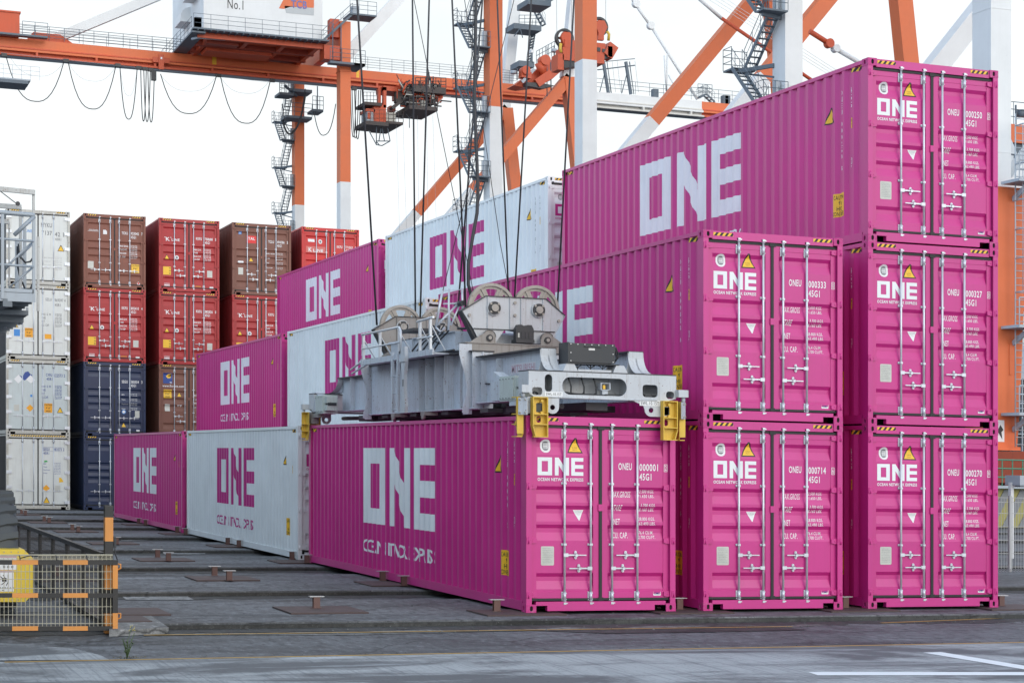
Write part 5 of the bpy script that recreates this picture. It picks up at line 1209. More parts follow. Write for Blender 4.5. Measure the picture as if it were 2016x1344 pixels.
# top of the near leg with its platforms
mb=MB(); mb.box((XL-.9,136.4,41.5),(XL,137.4,43.2)); mb.box((XL-1.6,136.0,39.3),(XL-.1,137.6,40.6)); WP('leg_head',mb,CRD,t1)
mb=MB(); mb.box((XL-1.3,135.0,38.75),(XL+2.1,136.0,38.95)); mb.box((XL+1.02,135,38.75),(XL+2.1,138,38.95)); railing(mb,(XL-1.3,135,38.95),(XL+2.1,135,38.95),1.2,4,.025,3); mb.tube([(XL-1.0,135.2,38.9),(XL-1.0,135.2,42.5)],.05,4); mb.tube([(XL-.2,135.2,38.9),(XL-.2,135.2,42.5)],.05,4); WP('leg_platform',mb,STG,t1)
# festoon cables under the girder
def cat(a,b,sag,Y,r=.035,n=14):
    A=at(a[0],a[1],Y);B=at(b[0],b[1],Y); S_=at((a[0]+b[0])/2,sag,Y); mid=(A+B)/2; dz=mid.z-S_.z
    pts=[]
    for i in range(n+1):
        u=i/n; p=A.lerp(B,u); p.z-=dz*(1-abs(2*u-1)**2.6); pts.append(p)
    return pts
Yf=Y1g-1.4
fest=thing('festoon_cable','row of black supply cables hanging in loops below the long orange girder','cable',at(250,140,Yf),'supply cables')
mb=MB()
L1=[((12,112),(126,122),200),((134,122),(228,131),215),((236,131),(270,136),235),((277,136),(288,138),239),((283,137),(296,139),240),((291,138),(304,140),241),((316,146),(426,151),224),((434,151),(532,160),243),((555,205),(601,175),257),((618,220),(661,205),266),((690,176),(701,178),270),((693,176),(706,178),272),((698,176),(710,178),274)]
for a,b,sg in L1: mb.tube(cat(a,b,sg,Yf),.045,5)
WP('cable_loop',mb,CBL,fest)
mb=MB()
for a,b,sg in ((( 20,113),(126,122),150),((134,122),(228,131),160),((236,131),(270,136),189),((434,152),(530,160),184),((316,147),(426,151),180)): mb.tube(cat(a,b,sg,Yf+1),.012,4)
mb.tube([at(0,104,Yf),at(530,162,Yf)],.015,4); WP('guide_wire',mb,RLG,fest)
mb=MB()
for x,y in ((8,110),(130,121),(232,130),(273,135),(285,137),(297,139),(430,150),(536,160),(697,176)):
    p=at(x,y,Yf); mb.box((p.x-.25,p.y-.15,p.z-.1),(p.x+.25,p.y+.15,p.z+.2))
p=at(300,146,Yf); mb.box((p.x-.1,p.y-.2,p.z-.6),(p.x+.35,p.y+.2,p.z+.3)); WP('cable_trolley',mb,BLK,fest)
mb=MB(); p=at(317,122,Y1g-1.4); mb.box((p.x-.25,p.y-.2,p.z-.75),(p.x+.25,p.y,p.z+.65)); mb.box((p.x-.8,p.y-.1,p.z-.1),(p.x+.8,p.y+.1,p.z+.4)); mb.box((p.x-.08,p.y-.22,p.z+.2),(p.x+.08,p.y-.2,p.z+.4),1); WP('girder_clamp',mb,[CRD,STI],t1)
# pale platform poking in at the left edge under the girder
mb=MB(); a=at(-30,152,Y1g-6);b=at(56,152,Y1g-6); mb.box((a.x,a.y,a.z-.3),(b.x,a.y+3,a.z)); mb.box((a.x,a.y,a.z),(b.x+.2,a.y+3,a.z+.12),1); railing(mb,(a.x,a.y,a.z+.1),(b.x+1,a.y,a.z+.1),1.2,4,.015,6,1); WP('side_platform',mb,[STG,RLG],t1)
# trolley with driver cabin
tr=thing('crane_trolley','orange driver cabin and rusty trolley hanging below the long girder, centre of the sky','trolley',at(780,200,Y1g))
Yt=Y1g-3
def bp(mb,x0,y0,x1,y1,Y,dy,m=0):
    a=at(x0,y1,Y);b=at(x1,y0,Y); mb.box((a.x,Y,a.z),(b.x,Y+dy,b.z),m)
mb=MB(); bp(mb,736,207,760,243,Yt,2.2); WP('cabin',mb,CRD,tr)
mb=MB(); bp(mb,723,219,737,241,Yt+.1,2.0); bp(mb,721,215,738,219,Yt,2.3,1); bp(mb,760,222,779,241,Yt+.4,2,2); bp(mb,724,222,730,234,Yt+.05,.06,1); WP('cabin_window',mb,[RLG,CRD,PLT],tr)
mb=MB(); bp(mb,745,174,750,207,Yt+.5,.5); bp(mb,755,172,761,212,Yt,.5); bp(mb,755,172,790,178,Yt,2.5); bp(mb,768,209,779,219,Yt+1,1)
bp(mb,790,165,800,182,Yt,3); bp(mb,793,180,872,187,Yt-.3,3.5); bp(mb,800,160,806,180,Yt,.6); bp(mb,852,165,858,180,Yt,.6); WP('trolley_frame',mb,CRD,tr)
mb=MB(); bp(mb,815,173,878,180,Yt-1.2,1); bp(mb,806,190,858,200,Yt,3); bp(mb,720,241,765,245,Yt-.6,3.6); a=at(765,243,Yt)
bp(mb,762,241,794,243,Yt-.4,5.5); bp(mb,718,203,752,206,Yt-.4,3); bp(mb,806,211,862,214,Yt-1.5,5); 
for x in (790,800,812,825,838,850): bp(mb,x,160,x+2,180,Yt-.5,.2)
mb.beam(at(770,215,Yt),at(812,181,Yt),.9,.3); railing(mb,at(806,211,Yt-1.5),at(862,211,Yt-1.5),1.0,4,.04,8); railing(mb,at(765,241,Yt-.4),at(794,241,Yt-.4),1.1,4,.03,3); railing(mb,at(818,173,Yt-1.2),at(878,174,Yt-1.2),1.0,4,.04,6); railing(mb,at(720,241,Yt-.6),at(765,241,Yt-.6),1.2,4,.02,5); railing(mb,at(716,204,Yt-.4),at(742,204,Yt-.4),1.1,4,.025,4)
mb.box((at(779,200,Yt).x,Yt-.2,at(779,202,Yt).z),(at(793,200,Yt).x,Yt+.6,at(793,182,Yt).z)); WP('trolley_deck',mb,TRD,tr)
mb=MB(); random.seed(21)
for k in range(70):
    x0=random.uniform(780,868); y0=random.uniform(166,210); p=at(x0,y0,Yt-random.uniform(0,1.2)); dv=random.choice([Vector((random.uniform(.3,1.6),0,0)),Vector((0,0,random.uniform(.3,1.4))),Vector((random.uniform(-.8,.8),0,random.uniform(.4,1.2)))]); mb.tube([p,p+dv],random.uniform(.03,.09),5,random.choice([0,1,2]))
for k in range(14): x0=random.uniform(785,865); p=at(x0,random.uniform(160,205),Yt-.8); mb.box(p,p+Vector((random.uniform(.2,.6),.4,random.uniform(.15,.5))),random.choice([0,1,2]))
WP('trolley_machinery',mb,[CRD,BLK,RFR],tr)
mb=MB(); mb.prism(circ(at(826,203,Yt).x,at(826,203,Yt).z,.42,20),Yt-.5,Yt-.3,'y',0,[circ(at(826,203,Yt).x,at(826,203,Yt).z,.3,16)]); bp(mb,830,199,840,211,Yt-1,2,1); WP('winch_drum',mb,[CRD,RFR],tr)
mb=MB()
for a,b in (((741,244),(741,278)),((763,252),(768,278)),((750,252),(746,278)),((752,252),(757,278)),((726,257),(741,285)),((741,278),(768,278)),((741,285),(752,287)),((741,278),(741,286)),((768,278),(752,287)),((741,279),(748,287))):
    mb.tube([at(*a,Yt),at(*b,Yt)],.05,4)
mb.tube([at(806,228,Yt),at(806,252,Yt)],.04,4); mb.tube([at(800,225,Yt),at(806,235,Yt),at(812,225,Yt)],.03,4); WP('maintenance_basket',mb,STG,tr)
mb=MB()
for x0,x1 in ((780,787),(793,801),(815,818),(822,825),(852,860),(840,843)): mb.tube([at(x0,228,Yt),at(x1,470,Yt)],.012,4)
o=WP('hoist_wire',mb,RLG,tr)
# far-leg side platforms and details of crane 1
mb=MB(); 
for (x0,x1,y) in ((613,634,216),(548,576,183),(560,612,228)): a=at(x0,y,151);b=at(x1,y,151); mb.box((a.x,150.5,a.z-.25),(b.x,152.6,a.z)); railing(mb,(a.x,150.5,a.z),(b.x,150.5,a.z),1.3,4,.03,3)
mb.tube([at(625,216,151),at(625,170,151)],.06,4); mb.tube([at(560,168,151),at(585,190,151)],.15,4); mb.box((at(575,176,151).x,150.5,at(575,176,151).z-.3),(at(612,176,151).x,152.6,at(575,176,151).z)); WP('service_platform',mb,STG,t1)
mb=MB(); mb.tube(cat((556,236),(602,182),258,150.4),.10,6); WP('hose_loop',mb,CBL,t1)
# lamp gantries and boom stays
mb=MB()
for x in (1190,1234):
    a=at(x+8,186,Y1g);b=at(x-2,122,Y1g); mb.beam(a,b,.25,.3); mb.tube([at(x-10,184,Y1g),at(x+1,142,Y1g)],.05,4); mb.tube([at(x+14,186,Y1g),at(x+5,122,Y1g)],.05,4)
mb.tube([at(1176,138,Y1g),at(1250,129,Y1g)],.06,4); mb.tube([at(1186,122,Y1g),at(1250,116,Y1g)],.04,4)
for x in (1195,1205,1215,1240,1250): mb.tube([at(x,120,Y1g),at(x+7,182,Y1g)],.015,4)
WP('lamp_gantry',mb,STG,t1); mb=MB()
for x in (1290,1431,1427): p=at(x,190+(x-1290)*.09,Y1g); mb.box((p.x-.4,Y1g-.4,p.z-.4),(p.x+.2,Y1g+.2,p.z+.7))
WP('cable_winch',mb,STG,t1); mb=MB(); flight(mb,at(1374,194,Y1g),at(1386,187,Y1g),.7); flight(mb,at(1404,202,Y1g),at(1388,187,Y1g),.7); railing(mb,at(1374,186,Y1g),at(1402,188,Y1g),1.1,4,.03,3); WP('crossover_stair',mb,STG,t1)
mb=MB()
for a,b in (((1241,-8),(1250,8)),((1250,8),(1281,51)),((1281,51),(1373,196)),((1308,110),(1312,180)),((1314,108),(1312,180)),((1316,148),(1340,190))): mb.tube([at(*a,Y1g),at(*b,Y1g)],.17 if a[0]<1300 else .1,6)
for p in ((1252,8),(1281,51)): mb.disc(at(*p,Y1g),.4,.5,'y',12)
WP('boom_stay',mb,CRW,t1)
mb=MB(); mb.tube([at(1374,-4,88),at(1420,36,88)],.14,6,1); mb.tube([at(1420,36,88),at(1700,228,88)],.14,6,0)
WP('boom_stay',mb,[CRD,CRW],t2)
mb=MB(); mb.tube([at(1594,62,70),at(1632,86,70)],.17,8,0); mb.tube([at(1645,96,70),at(1720,140,70)],.15,8,1); mb.disc(at(1632,86,70),.28,.4,'y',12,0); mb.disc(at(1645,96,70),.24,.4,'y',12,1); mb.tube([at(1632,86,70),at(1645,96,70)],.16,8,1)
for k in range(4): mb.tube([at(1380+k*12,-10,70),at(1700+k*9,190,70)],.012,4,1)
WP('boom_stay',mb,[CRD,CRW],t3)
mb=MB()
for k,(a,b) in enumerate((((1040,170),(1040,120)),((1028,170),(1028,110)))): pass
# stair on the far mast
mb=MB(); flight(mb,at(1040,133,151),at(1052,55,151),1.0); flight(mb,at(1070,50,151),at(1052,15,151),1.0); bp(mb,1012,51,1066,56,149,2.5); railing(mb,at(1022,51,149),at(1066,51,149),1.1,4,.03,4); bp(mb,1022,122,1052,130,149,2.5); mb.tube([at(1012,72,149),at(1024,56,149)],.05,4); mb.tube([at(1029,75,149),at(1024,56,149)],.05,4)
bp(mb,1046,98,1051,104,149,.6,1); bp(mb,1047,104,1049,124,149,.2); bp(mb,1040,2,1085,8,140,3) ; mb.beam(at(1046,16,142),at(1085,0,142),2.0,.3)
WP('mast_stair',mb,[STG,CRW],t1)
# raised hinge frame and the orange spreader behind the near leg of the middle crane
hf=MB(); Yh=134.8
P=lambda pts: [(p.x,p.z) for p in (at(a,b,Yh) for a,b in pts)]
hf.prism(P([(1012,168),(1050,142),(1085,118),(1130,105),(1140,128),(1112,134),(1085,158),(1060,168),(1030,172)]),Yh,Yh+2,'y',0)
WP('hinge_frame',hf,[CRD,STG],t1)
hf=MB(); hf.beam(at(1034,143,Yh-.5),at(1033,155,Yh-.5),1.0,.9,0)
for a,b in (((1071,120),(1067,145)),((1062,124),(1070,148)),((1034,140),(1029,152))): hf.tube([at(*a,Yh-.6),at(*b,Yh-.6)],[.5,.3],12,0)
hf.disc(at(1071,120,Yh-.7),.5,1.0,'y',16); hf.disc(at(1033,140,Yh-.7),.42,1.0,'y',16); hf.beam(at(1056,165,Yh-.7),at(1085,145,Yh-.7),.5,.8); hf.prism(P([(1030,172),(1030,165),(1062,167),(1085,172),(1062,178)]),Yh-.8,Yh,'y',1); hf.beam(at(1028,162,Yh-.8),at(1052,136,Yh-.8),.1,.3,2); WP('hinge_arm',hf,[CRD,BLK,RLG],t1)
hf=MB(); railing(hf,at(1056,128,Yh),at(1092,108,Yh),1.3,4,.03,6); hf.tube([at(1091,90,Yh),at(1091,110,Yh)],.06,4); hf.tube([at(1099,90,Yh),at(1101,112,Yh)],.06,4); hf.disc(at(1091,100,Yh),.3,.3,'z',10,1); hf.tube([at(1077,92,Yh),at(1077,190,Yh)],.05,4); hf.tube([at(1084,118,Yh),at(1085,178,Yh)],.06,4); hf.disc(at(1011,143,Yh),.3,.3,'z',10,1); hf.tube([at(1012,135,Yh),at(1018,135,Yh),at(1018,158,Yh)],.06,4); WP('lamp_rail',hf,[STG,RLG],t1)
Ys=120
s2=thing('crane_spreader','orange spreader with two black rope wheels hanging high behind the middle crane leg','spreader',at(1160,100,Ys))
mb=MB(); bp(mb,1108,101,1190,118,Ys,1.6); bp(mb,1112,86,1192,93,Ys,1.4); bp(mb,1120,93,1180,101,Ys+.3,.8); bp(mb,1098,107,1110,137,Ys,1.4); mb.beam(at(1190,96,Ys+.5),at(1206,108,Ys+.5),1.2,1.2); bp(mb,1197,92,1206,112,Ys-.1,1.5)
mb.prism([(p.x,p.z) for p in (at(a,b,Ys) for a,b in ((1110,118),(1190,104),(1205,112),(1150,128),(1112,134)))],Ys+.1,Ys+1.5,'y',1); bp(mb,1176,94,1182,101,Ys-.1,1.8,1); bp(mb,1186,97,1194,103,Ys-.05,.1,1); WP('spreader_frame',mb,[CRD,BLK],s2)
for cx_,cy_ in ((1117,73),(1185,50)):
    mb=MB(); p=at(cx_,cy_,Ys); q=at(cx_+1,cy_+22,Ys); mb.prism([(p.x-.55,p.z),(p.x-.3,p.z+.45),(p.x+.3,p.z+.45),(p.x+.6,p.z-.1),(p.x+.25,p.z-.8),(p.x+.25,q.z-.3),(p.x-.3,q.z-.3),(p.x-.25,p.z-.7)],Ys+.1,Ys+.5,'y'); WP('wheel_bracket',mb,CRD,s2)
    mb=MB(); mb.prism(circ(p.x,p.z,.86,26),Ys+.5,Ys+.9,'y',0,[circ(p.x,p.z,.66,20)]); mb.beam((p.x-.7,Ys+.7,p.z),(p.x+.7,Ys+.7,p.z),.1,.2); mb.beam((p.x,Ys+.7,p.z-.7),(p.x,Ys+.7,p.z+.7),.1,.2); WP('rope_wheel',mb,BLK,s2)
    mb=MB(); mb.tube([(p.x-.7,Ys+.7,p.z),(p.x-.9,Ys+.7,p.z+26)],.02,4); mb.tube([(p.x+.7,Ys+.7,p.z),(p.x+.6,Ys+.7,p.z+26)],.02,4); WP('hoist_wire',mb,RLG,s2)
mb=MB(); 
for a,b,c_ in (((1104,86),(1103,96),(1105,104)),((1195,62),(1199,68),(1198,80))): mb.tube([at(*a,Ys),at(*b,Ys),at(*c_,Ys)],.14,6)
WP('corner_guide',mb,YLP,s2)
# ---------------- yard crane at the left edge ----------------
TYR=paint('tyre_rubber',(.075,.083,.09),rough=.75,dirt=.35,dcol=(.10,.10,.10),streak=False,dscale=2); GAL=paint('galvanised_rail',(.36,.40,.44),rough=.5,dirt=.3,dcol=(.2,.18,.15),metal=.2,dscale=2); GALD=paint('dull_galvanised',(.17,.19,.21),rough=.6,dirt=.3,streak=False)
RTP=paint('rust_topped_post',(.52,.52,.50),rough=.55,dirt=.6,dcol=(.20,.10,.05),rust=.8,dscale=2)
yc=thing('yard_crane','rubber-tyred yard crane corner with huge tyre, yellow bumper box and grey platform at left edge','crane',(-7.6,1.0,0))
mb=MB(); cxm,ty,tz,tr_=-7.55,1.45,.77,.86; n=44; hw=.30
vs=[];fs=[];prof=[(-hw,.62),(-hw-.02,.74),(-hw+.04,.83),(-hw+.10,.86),(0,.875),(hw-.10,.86),(hw-.04,.83),(hw+.02,.74),(hw,.62)]
for i in range(n):
    a=2*math.pi*i/n
    for dx,r_ in prof: vs.append((cxm+dx,ty+r_*math.cos(a),tz+r_*math.sin(a)))
k=len(prof)
for i in range(n):
    for j in range(k-1): a=i*k+j;b=((i+1)%n)*k+j; fs.append((a,b,b+1,a+1))
mb.add(vs,fs,0,True); mb.disc((cxm,ty,tz),.64,.4,'x',24)
WP('tyre',mb,TYR,yc)
tt=MB()
for i in range(26):
    for s in (0,1):
        a0=2*math.pi*(i+.5*s)/26; pts=[]
        seg=[(-.31+.0,0),(-.16,.02),(0.0,.075)] if s==0 else [(.31,.0),(.16,.02),(.0,.075)]
        for (dx,da),(dx2,da2) in zip(seg[:-1],seg[1:]):
            A=a0+da;B=a0+da2; w_=.062
            def q(dx_,a_,rr): return (cxm+dx_,ty+rr*math.cos(a_),tz+rr*math.sin(a_))
            rr=.905
            tt.add([q(dx,A-w_,.85),q(dx,A+w_,.85),q(dx,A+w_*.8,rr),q(dx,A-w_*.8,rr),q(dx2,B-w_,.85),q(dx2,B+w_,.85),q(dx2,B+w_*.8,rr),q(dx2,B-w_*.8,rr)],[(0,1,2,3),(7,6,5,4),(0,4,5,1),(1,5,6,2),(2,6,7,3),(3,7,4,0)])
WP('tyre_tread',tt,TYR,yc)
YBX=paint('yellow_bumper_paint',(.78,.56,.05),rough=.4,dirt=.12,dcol=(.3,.2,.05),dscale=2)
mb=MB(); Yb=.25
o=[(p.x,p.z) for p in (at(a,b,Yb) for a,b in ((-60,1081),(47,1081),(65,1098),(65,1168),(50,1184),(-60,1184)))]
mb.prism(o,Yb,Yb+.55,'y'); b_=MB(); 
for f in range(4):
    p=at(8+f*14,1086,Yb); b_.disc((p.x,Yb-.004,p.z),.008,.01,'y',8); p=at(8+f*14,1180,Yb); b_.disc((p.x,Yb-.004,p.z),.008,.01,'y',8)
bx=WP('bumper_box',mb,YBX,yc); WP('bolt_row',b_,SHV,yc)
d=Dec(); A=lambda a,b:(lambda p:(p.x,p.z))(at(a,b,Yb))
def rr(x0,y0,x1,y1,m,l): p=A(x0,y1);q=A(x1,y0); d.rect(p[0],p[1],q[0],q[1],m,l)
rr(-40,1091,32,1121,0,0); rr(-40,1092,32,1097,1,1); rr(-40,1122,27,1164,0,0); rr(-40,1122,27,1126,1,1)
def st(pts,w_=1.4):
    for a,b in zip(pts[:-1],pts[1:]):
        ax,ay=a;bx_,by=b; L_=math.hypot(bx_-ax,by-ay) or 1; nx,ny=-(by-ay)/L_*w_/2,(bx_-ax)/L_*w_/2
        d.poly([A(ax-nx,ay-ny),A(bx_-nx,by-ny),A(bx_+nx,by+ny),A(ax+nx,ay+ny)],2,2)
st([(16,1130),(16,1146)],1.6); rr(4,1137,13,1144,2,2); st([(3,1150),(10,1145)]); st([(12,1152),(16,1145)]); st([(6,1131),(10,1137)]); st([(1,1134),(6,1139)])
for x in range(-6,26,5): rr(x,1155,x+2.6,1157.5,3,2)
rr(4,1160,7,1162,3,2)
for x in (6,14,22): rr(x,1113,x+4,1117,3,2)
me=d.wrap('warning_sign',lambda u,v,l:(u,Yb-.003-.0015*l,v)); o=inst('warning_sign',me,[STI,flat('faded_pink_band',(.55,.33,.38)),TXB,TXG],yc); o.location=-Vector(yc.location)
# hub arm and column outside the frame that carries the platform
mb=MB(); mb.box((-8.4,.9,1.9),(-7.5,2.2,2.4)); mb.box((-8.6,.6,2.4),(-8.05,1.4,6.5)); WP('leg',mb,GAL,yc)
# platform
Yp=-1.0; mb=MB(); 
p0=at(70,595,Yp); p1=at(70,577,Yp); XR=p0.x; zf=p1.z; 
mb.box((XR-2.2,Yp,p0.z),(XR,Yp+.012,zf)); mb.box((XR-.012,Yp+.012,p0.z+.03),(XR,Yp+3.4,zf)); mb.box((XR-2.2,Yp+.012,zf-.05),(XR-.012,Yp+3.4,zf-.03),1)
for k in range(8): mb.box((XR-2.2,Yp+.3+k*.4,p0.z),(XR-.012,Yp+.36+k*.4,zf-.05),1)
mb.beam((XR-.35,Yp+.0,p0.z-.02),(XR-.9,Yp+3.2,p0.z-.02),.12,.1,1)
q=at(70,612,Yp+.9); mb.box((XR-2.0,Yp+.9,q.z-.06),(XR+.01,Yp+4.0,q.z),1); mb.box((XR-.02,Yp+.9,q.z),(XR+.01,Yp+.91,p0.z))
for k in range(6): mb.box((XR-2.0,Yp+1.2+k*.45,q.z-.14),(XR-.02,Yp+1.26+k*.45,q.z-.06),1)
for k in range(3): mb.tube([(XR-.05-.12*k,Yp+1.3+k*.9,q.z-.16),(XR-.05-.12*k,Yp+1.3+k*.9,q.z-.06)],.03,8)
WP('platform',mb,[GAL,GALD],yc)
mb=MB()
def T(pts,Y,r=.022,m=0): mb.tube([at(a,b,Y) for a,b in pts],r,8,m)
mb.box((at(64,0,Yp).x,Yp,zf-.0),(XR,Yp+.04,at(64,428,Yp).z)); mb.box((at(2,0,Yp).x,Yp-.02,at(2,588,Yp).z),(at(8,0,Yp).x,Yp+.02,at(2,420,Yp).z))
T([(-40,416),(0,418),(62,423),(68,425)],Yp,.03); T([(-20,468),(66,475)],Yp,.016); T([(-20,519),(66,525)],Yp,.016)
T([(68,425),(28,463)],Yp+.0,.026); T([(66,475),(28,510),(8,533)],Yp+.1,.014); T([(66,525),(18,566)],Yp+.1,.014); T([(64,480),(38,506)],Yp+.4,.014)
mb.box((at(8,0,Yp).x,Yp+.0,at(8,575,Yp).z),(at(66,0,Yp).x,Yp+.008,at(8,567,Yp).z))
for x0,x1,yt,Yy in ((30,37,470,Yp+1.2),(46,52,448,Yp+.8)):
    a=at(x0,577,Yy); b=at(x1,yt,Yy); mb.box((a.x,Yy,a.z),(b.x,Yy+.04,b.z))
WP('railing',mb,GAL,yc)
mb=MB()
for (x0,x1,yt,yb,Yy) in ((64,69,378,590,Yp+.2),(38,43,408,578,Yp+.6),(17,20,437,566,Yp+1.0),(73,78,466,612,Yp+1.3)):
    a=at(x0,yb,Yy);b=at(x1,yt,Yy); mb.box((a.x,Yy,a.z),(b.x,Yy+.05,b.z))
for a,b,Yy in (((-30,369),(69,379),Yp+.2),((-30,403),(42,408),Yp+.6),((-10,434),(18,437),Yp+1.0)): mb.beam(at(*a,Yy),at(*b,Yy),.05,.06)
WP('gate_post',mb,RTP,yc)
mb=MB(); mb.tube([at(0,376,Yp),at(22,393,Yp),at(34,402,Yp)],.006,4); mb.tube([at(36,480,Yp+.6),at(38,500,Yp+.6),at(42,510,Yp+.6)],.010,4)
for pts in ([(34,485),(34,520),(38,540),(44,560)],[(40,505),(50,517),(60,515),(64,509)],[(44,556),(50,570),(60,568),(66,555)]): mb.tube([at(a,b,Yp+.7) for a,b in pts],.014,5)
mb.disc(at(35,401,Yp),.03,.01,'y',12); WP('chain',mb,BLK,yc)
# ---------------- striped barrier gate ----------------
ORG=paint('orange_barrier_paint',(.66,.27,.06),rough=.5,dirt=.12,dcol=(.2,.1,.05),rust=.2,dscale=3); BLB=paint('black_barrier_paint',(.022,.022,.022),rough=.5,dirt=.15,streak=False); BEI=flat('beige_wire',(.50,.47,.36),.5)
Yq=-1.25; br=thing('barrier_gate','orange and black striped mesh barrier gate with a tall square post, lower left','barrier',at(215,1245,Yq))
mb=MB(); ys=[995,1018,1065,1112,1160,1207,1222,1246]; cols=[1,0,1,0,1,0,0]
for (a,b),c_ in zip(zip(ys[:-1],ys[1:]),cols):
    p=at(207,b,Yq);q=at(223,a,Yq); mb.box((p.x,Yq,p.z),(q.x,Yq+.13,q.z),c_)
WP('post',mb,[ORG,BLB],br)
def hb(y0,y1,x0=-60,x1=226,Y=Yq-.12):
    m_=MB(); xs=[-60,-16,24,75,124,173,x1]; cs_=[0,1,0,1,0,1] ; cs_=[0,1,0,1,0,1]
    xs=[-75,-25,24,75,124,173,x1]; cs_=[1,1,0,1,0,1]
    for (a,b),c_ in zip(zip(xs[:-1],xs[1:]),cs_):
        p=at(a,y1,Y);q=at(b,y0,Y); m_.box((p.x,Y,p.z),(q.x,Y+.05,q.z),c_)
    return WP('rail',m_,[ORG,BLB],br)
hb(1102,1111,x1=231); hb(1167,1176,x1=231); hb(1232,1241,x1=222)
mb=MB()
for (a,b),c_ in zip([(1102,1112),(1112,1158),(1158,1206),(1206,1239)],(1,0,1,0)):
    p=at(222,b,Yq-.12);q=at(232,a,Yq-.12); mb.box((p.x,Yq-.125,p.z),(q.x,Yq-.06,q.z),c_)
WP('end_upright',mb,[ORG,BLB],br)
mb=MB(); Yw=Yq-.10; x=218.0
while x>-40:
    mb.tube([at(x,1099,Yw),at(x,1236,Yw)],.0042,4,0,False); x-=8.4
for y in (1094,1098,1101,1125,1140,1158,1194,1210,1227): mb.tube([at(-60,y-.5,Yw),at(222,y-.5,Yw)],.0042,4,0,False)
x=218.0
while x>-40: mb.tube([at(x,1092,Yw),at(x-1,1099,Yw)],.004,4,0,False); x-=8.4
mb.tube([at(-60,1092,Yw-.0),at(222,1091.5,Yw)],.007,5,0,False); WP('wire_mesh',mb,BEI,br)
mb=MB(); mb.tube([at(40,1098,Yw-.03),at(60,1093,Yw-.03),at(75,1094,Yw-.03)],.006,4)
for x in (38,110,170): mb.tube([at(x,1092,Yw-.02),at(x+2,1102,Yw-.02)],.006,4)
mb.tube([at(224,1055,Yq),at(227,1090,Yq),at(232,1105,Yq)],.008,5); a=at(226,1072,Yq); mb.box((a.x-.012,Yq,a.z-.04),(a.x+.02,Yq+.04,a.z+.1)); WP('cable_tie',mb,BLK,br)
mb=MB()
for y in (1115,1212): a=at(233,y,Yq-.08); mb.tube([(a.x-.02,a.y,a.z-.04),(a.x+.03,a.y,a.z-.02),(a.x+.03,a.y,a.z+.03),(a.x-.02,a.y,a.z+.04)],.01,6)
WP('hinge',mb,ORG,br)
# ---------------- dark mesh fence beside the lane ----------------
fe=thing('mesh_fence','low dark mesh fence running away behind the striped barrier, beside the big tyre','fence',(-6.33,1,0)); FXX=-6.33
mb=MB(); y=-.9; 
mb.box((FXX-.03,-.95,.87),(FXX+.03,9.2,.93)); mb.box((FXX-.025,-.95,.0),(FXX+.025,9.2,.045))
k=0
while y<9.3: mb.box((FXX-.03,y,-.09),(FXX+.03,y+.06,.87)); y+=1.68
WP('fence_frame',mb,BLB,fe)
mb=MB(); z=.09
while z<.86: mb.box((FXX-.002,-.9,z),(FXX+.002,9.2,z+.004)); z+=.07
y=-.9
while y<9.2: mb.box((FXX-.002,y,.045),(FXX+.002,y+.005,.87)); y+=.06
WP('fence_mesh',mb,DKG,fe)
# ---------------- weed, stones ----------------
wd=thing('weed','small leafy yellow-flowered weed growing from the joint in front of the barrier','plant',atg(250,1296,GZ)); base=atg(250,1296,GZ)
GRN=flat('weed_leaf',(.075,.12,.045),.6); DRY=flat('dry_leaf',(.12,.10,.05),.7); FLO=flat('yellow_flower',(.75,.60,.05),.6)
random.seed(11)
st_=MB(); lf=MB(); fl=MB()
for k in range(7):
    a=random.uniform(0,6.28); h=random.uniform(.12,.30); tip=base+Vector((math.cos(a)*.07+.02,math.sin(a)*.05,h)); midp=base.lerp(tip,.5)+Vector((0,0,.03)); st_.tube([base,midp,tip],.004,5)
    for j in range(7):
        t_=random.uniform(.25,1); c0=base.lerp(tip,t_); an=random.uniform(0,6.28); l_=random.uniform(.03,.06); dv=Vector((math.cos(an)*l_,math.sin(an)*l_,random.uniform(-.01,.03))); sv=Vector((-math.sin(an),math.cos(an),0))*.012
        lf.add([c0,c0+dv*.5+sv,c0+dv,c0+dv*.5-sv],[(0,1,2,3)])
top=base+Vector((.05,0,.36)); st_.tube([base,base+Vector((.01,0,.2)),top],.003,5)
for k in range(14): c0=top+Vector((random.uniform(-.03,.04),random.uniform(-.02,.02),random.uniform(-.05,.02))); fl.add([c0,c0+Vector((.008,0,.004)),c0+Vector((.003,.0,.011))],[(0,1,2)])
WP('stem',st_,GRN,wd); WP('leaves',lf,GRN,wd,recalc=False); WP('flowers',fl,FLO,wd,recalc=False)
lf=MB()
for k in range(60): c0=base+Vector((random.uniform(-.16,.22),random.uniform(-.05,.05),random.uniform(0,.02))); an=random.uniform(0,6.28); dv=Vector((math.cos(an)*.03,math.sin(an)*.03,.012)); sv=Vector((-math.sin(an),math.cos(an),0))*.009; lf.add([c0,c0+dv*.5+sv,c0+dv,c0+dv*.5-sv],[(0,1,2,3)])
o=part('dry_leaves',lf,DRY,recalc=False); tag(o,'dry brown leaf litter at the foot of the weed','leaf litter',kind='stuff')
mb=MB()
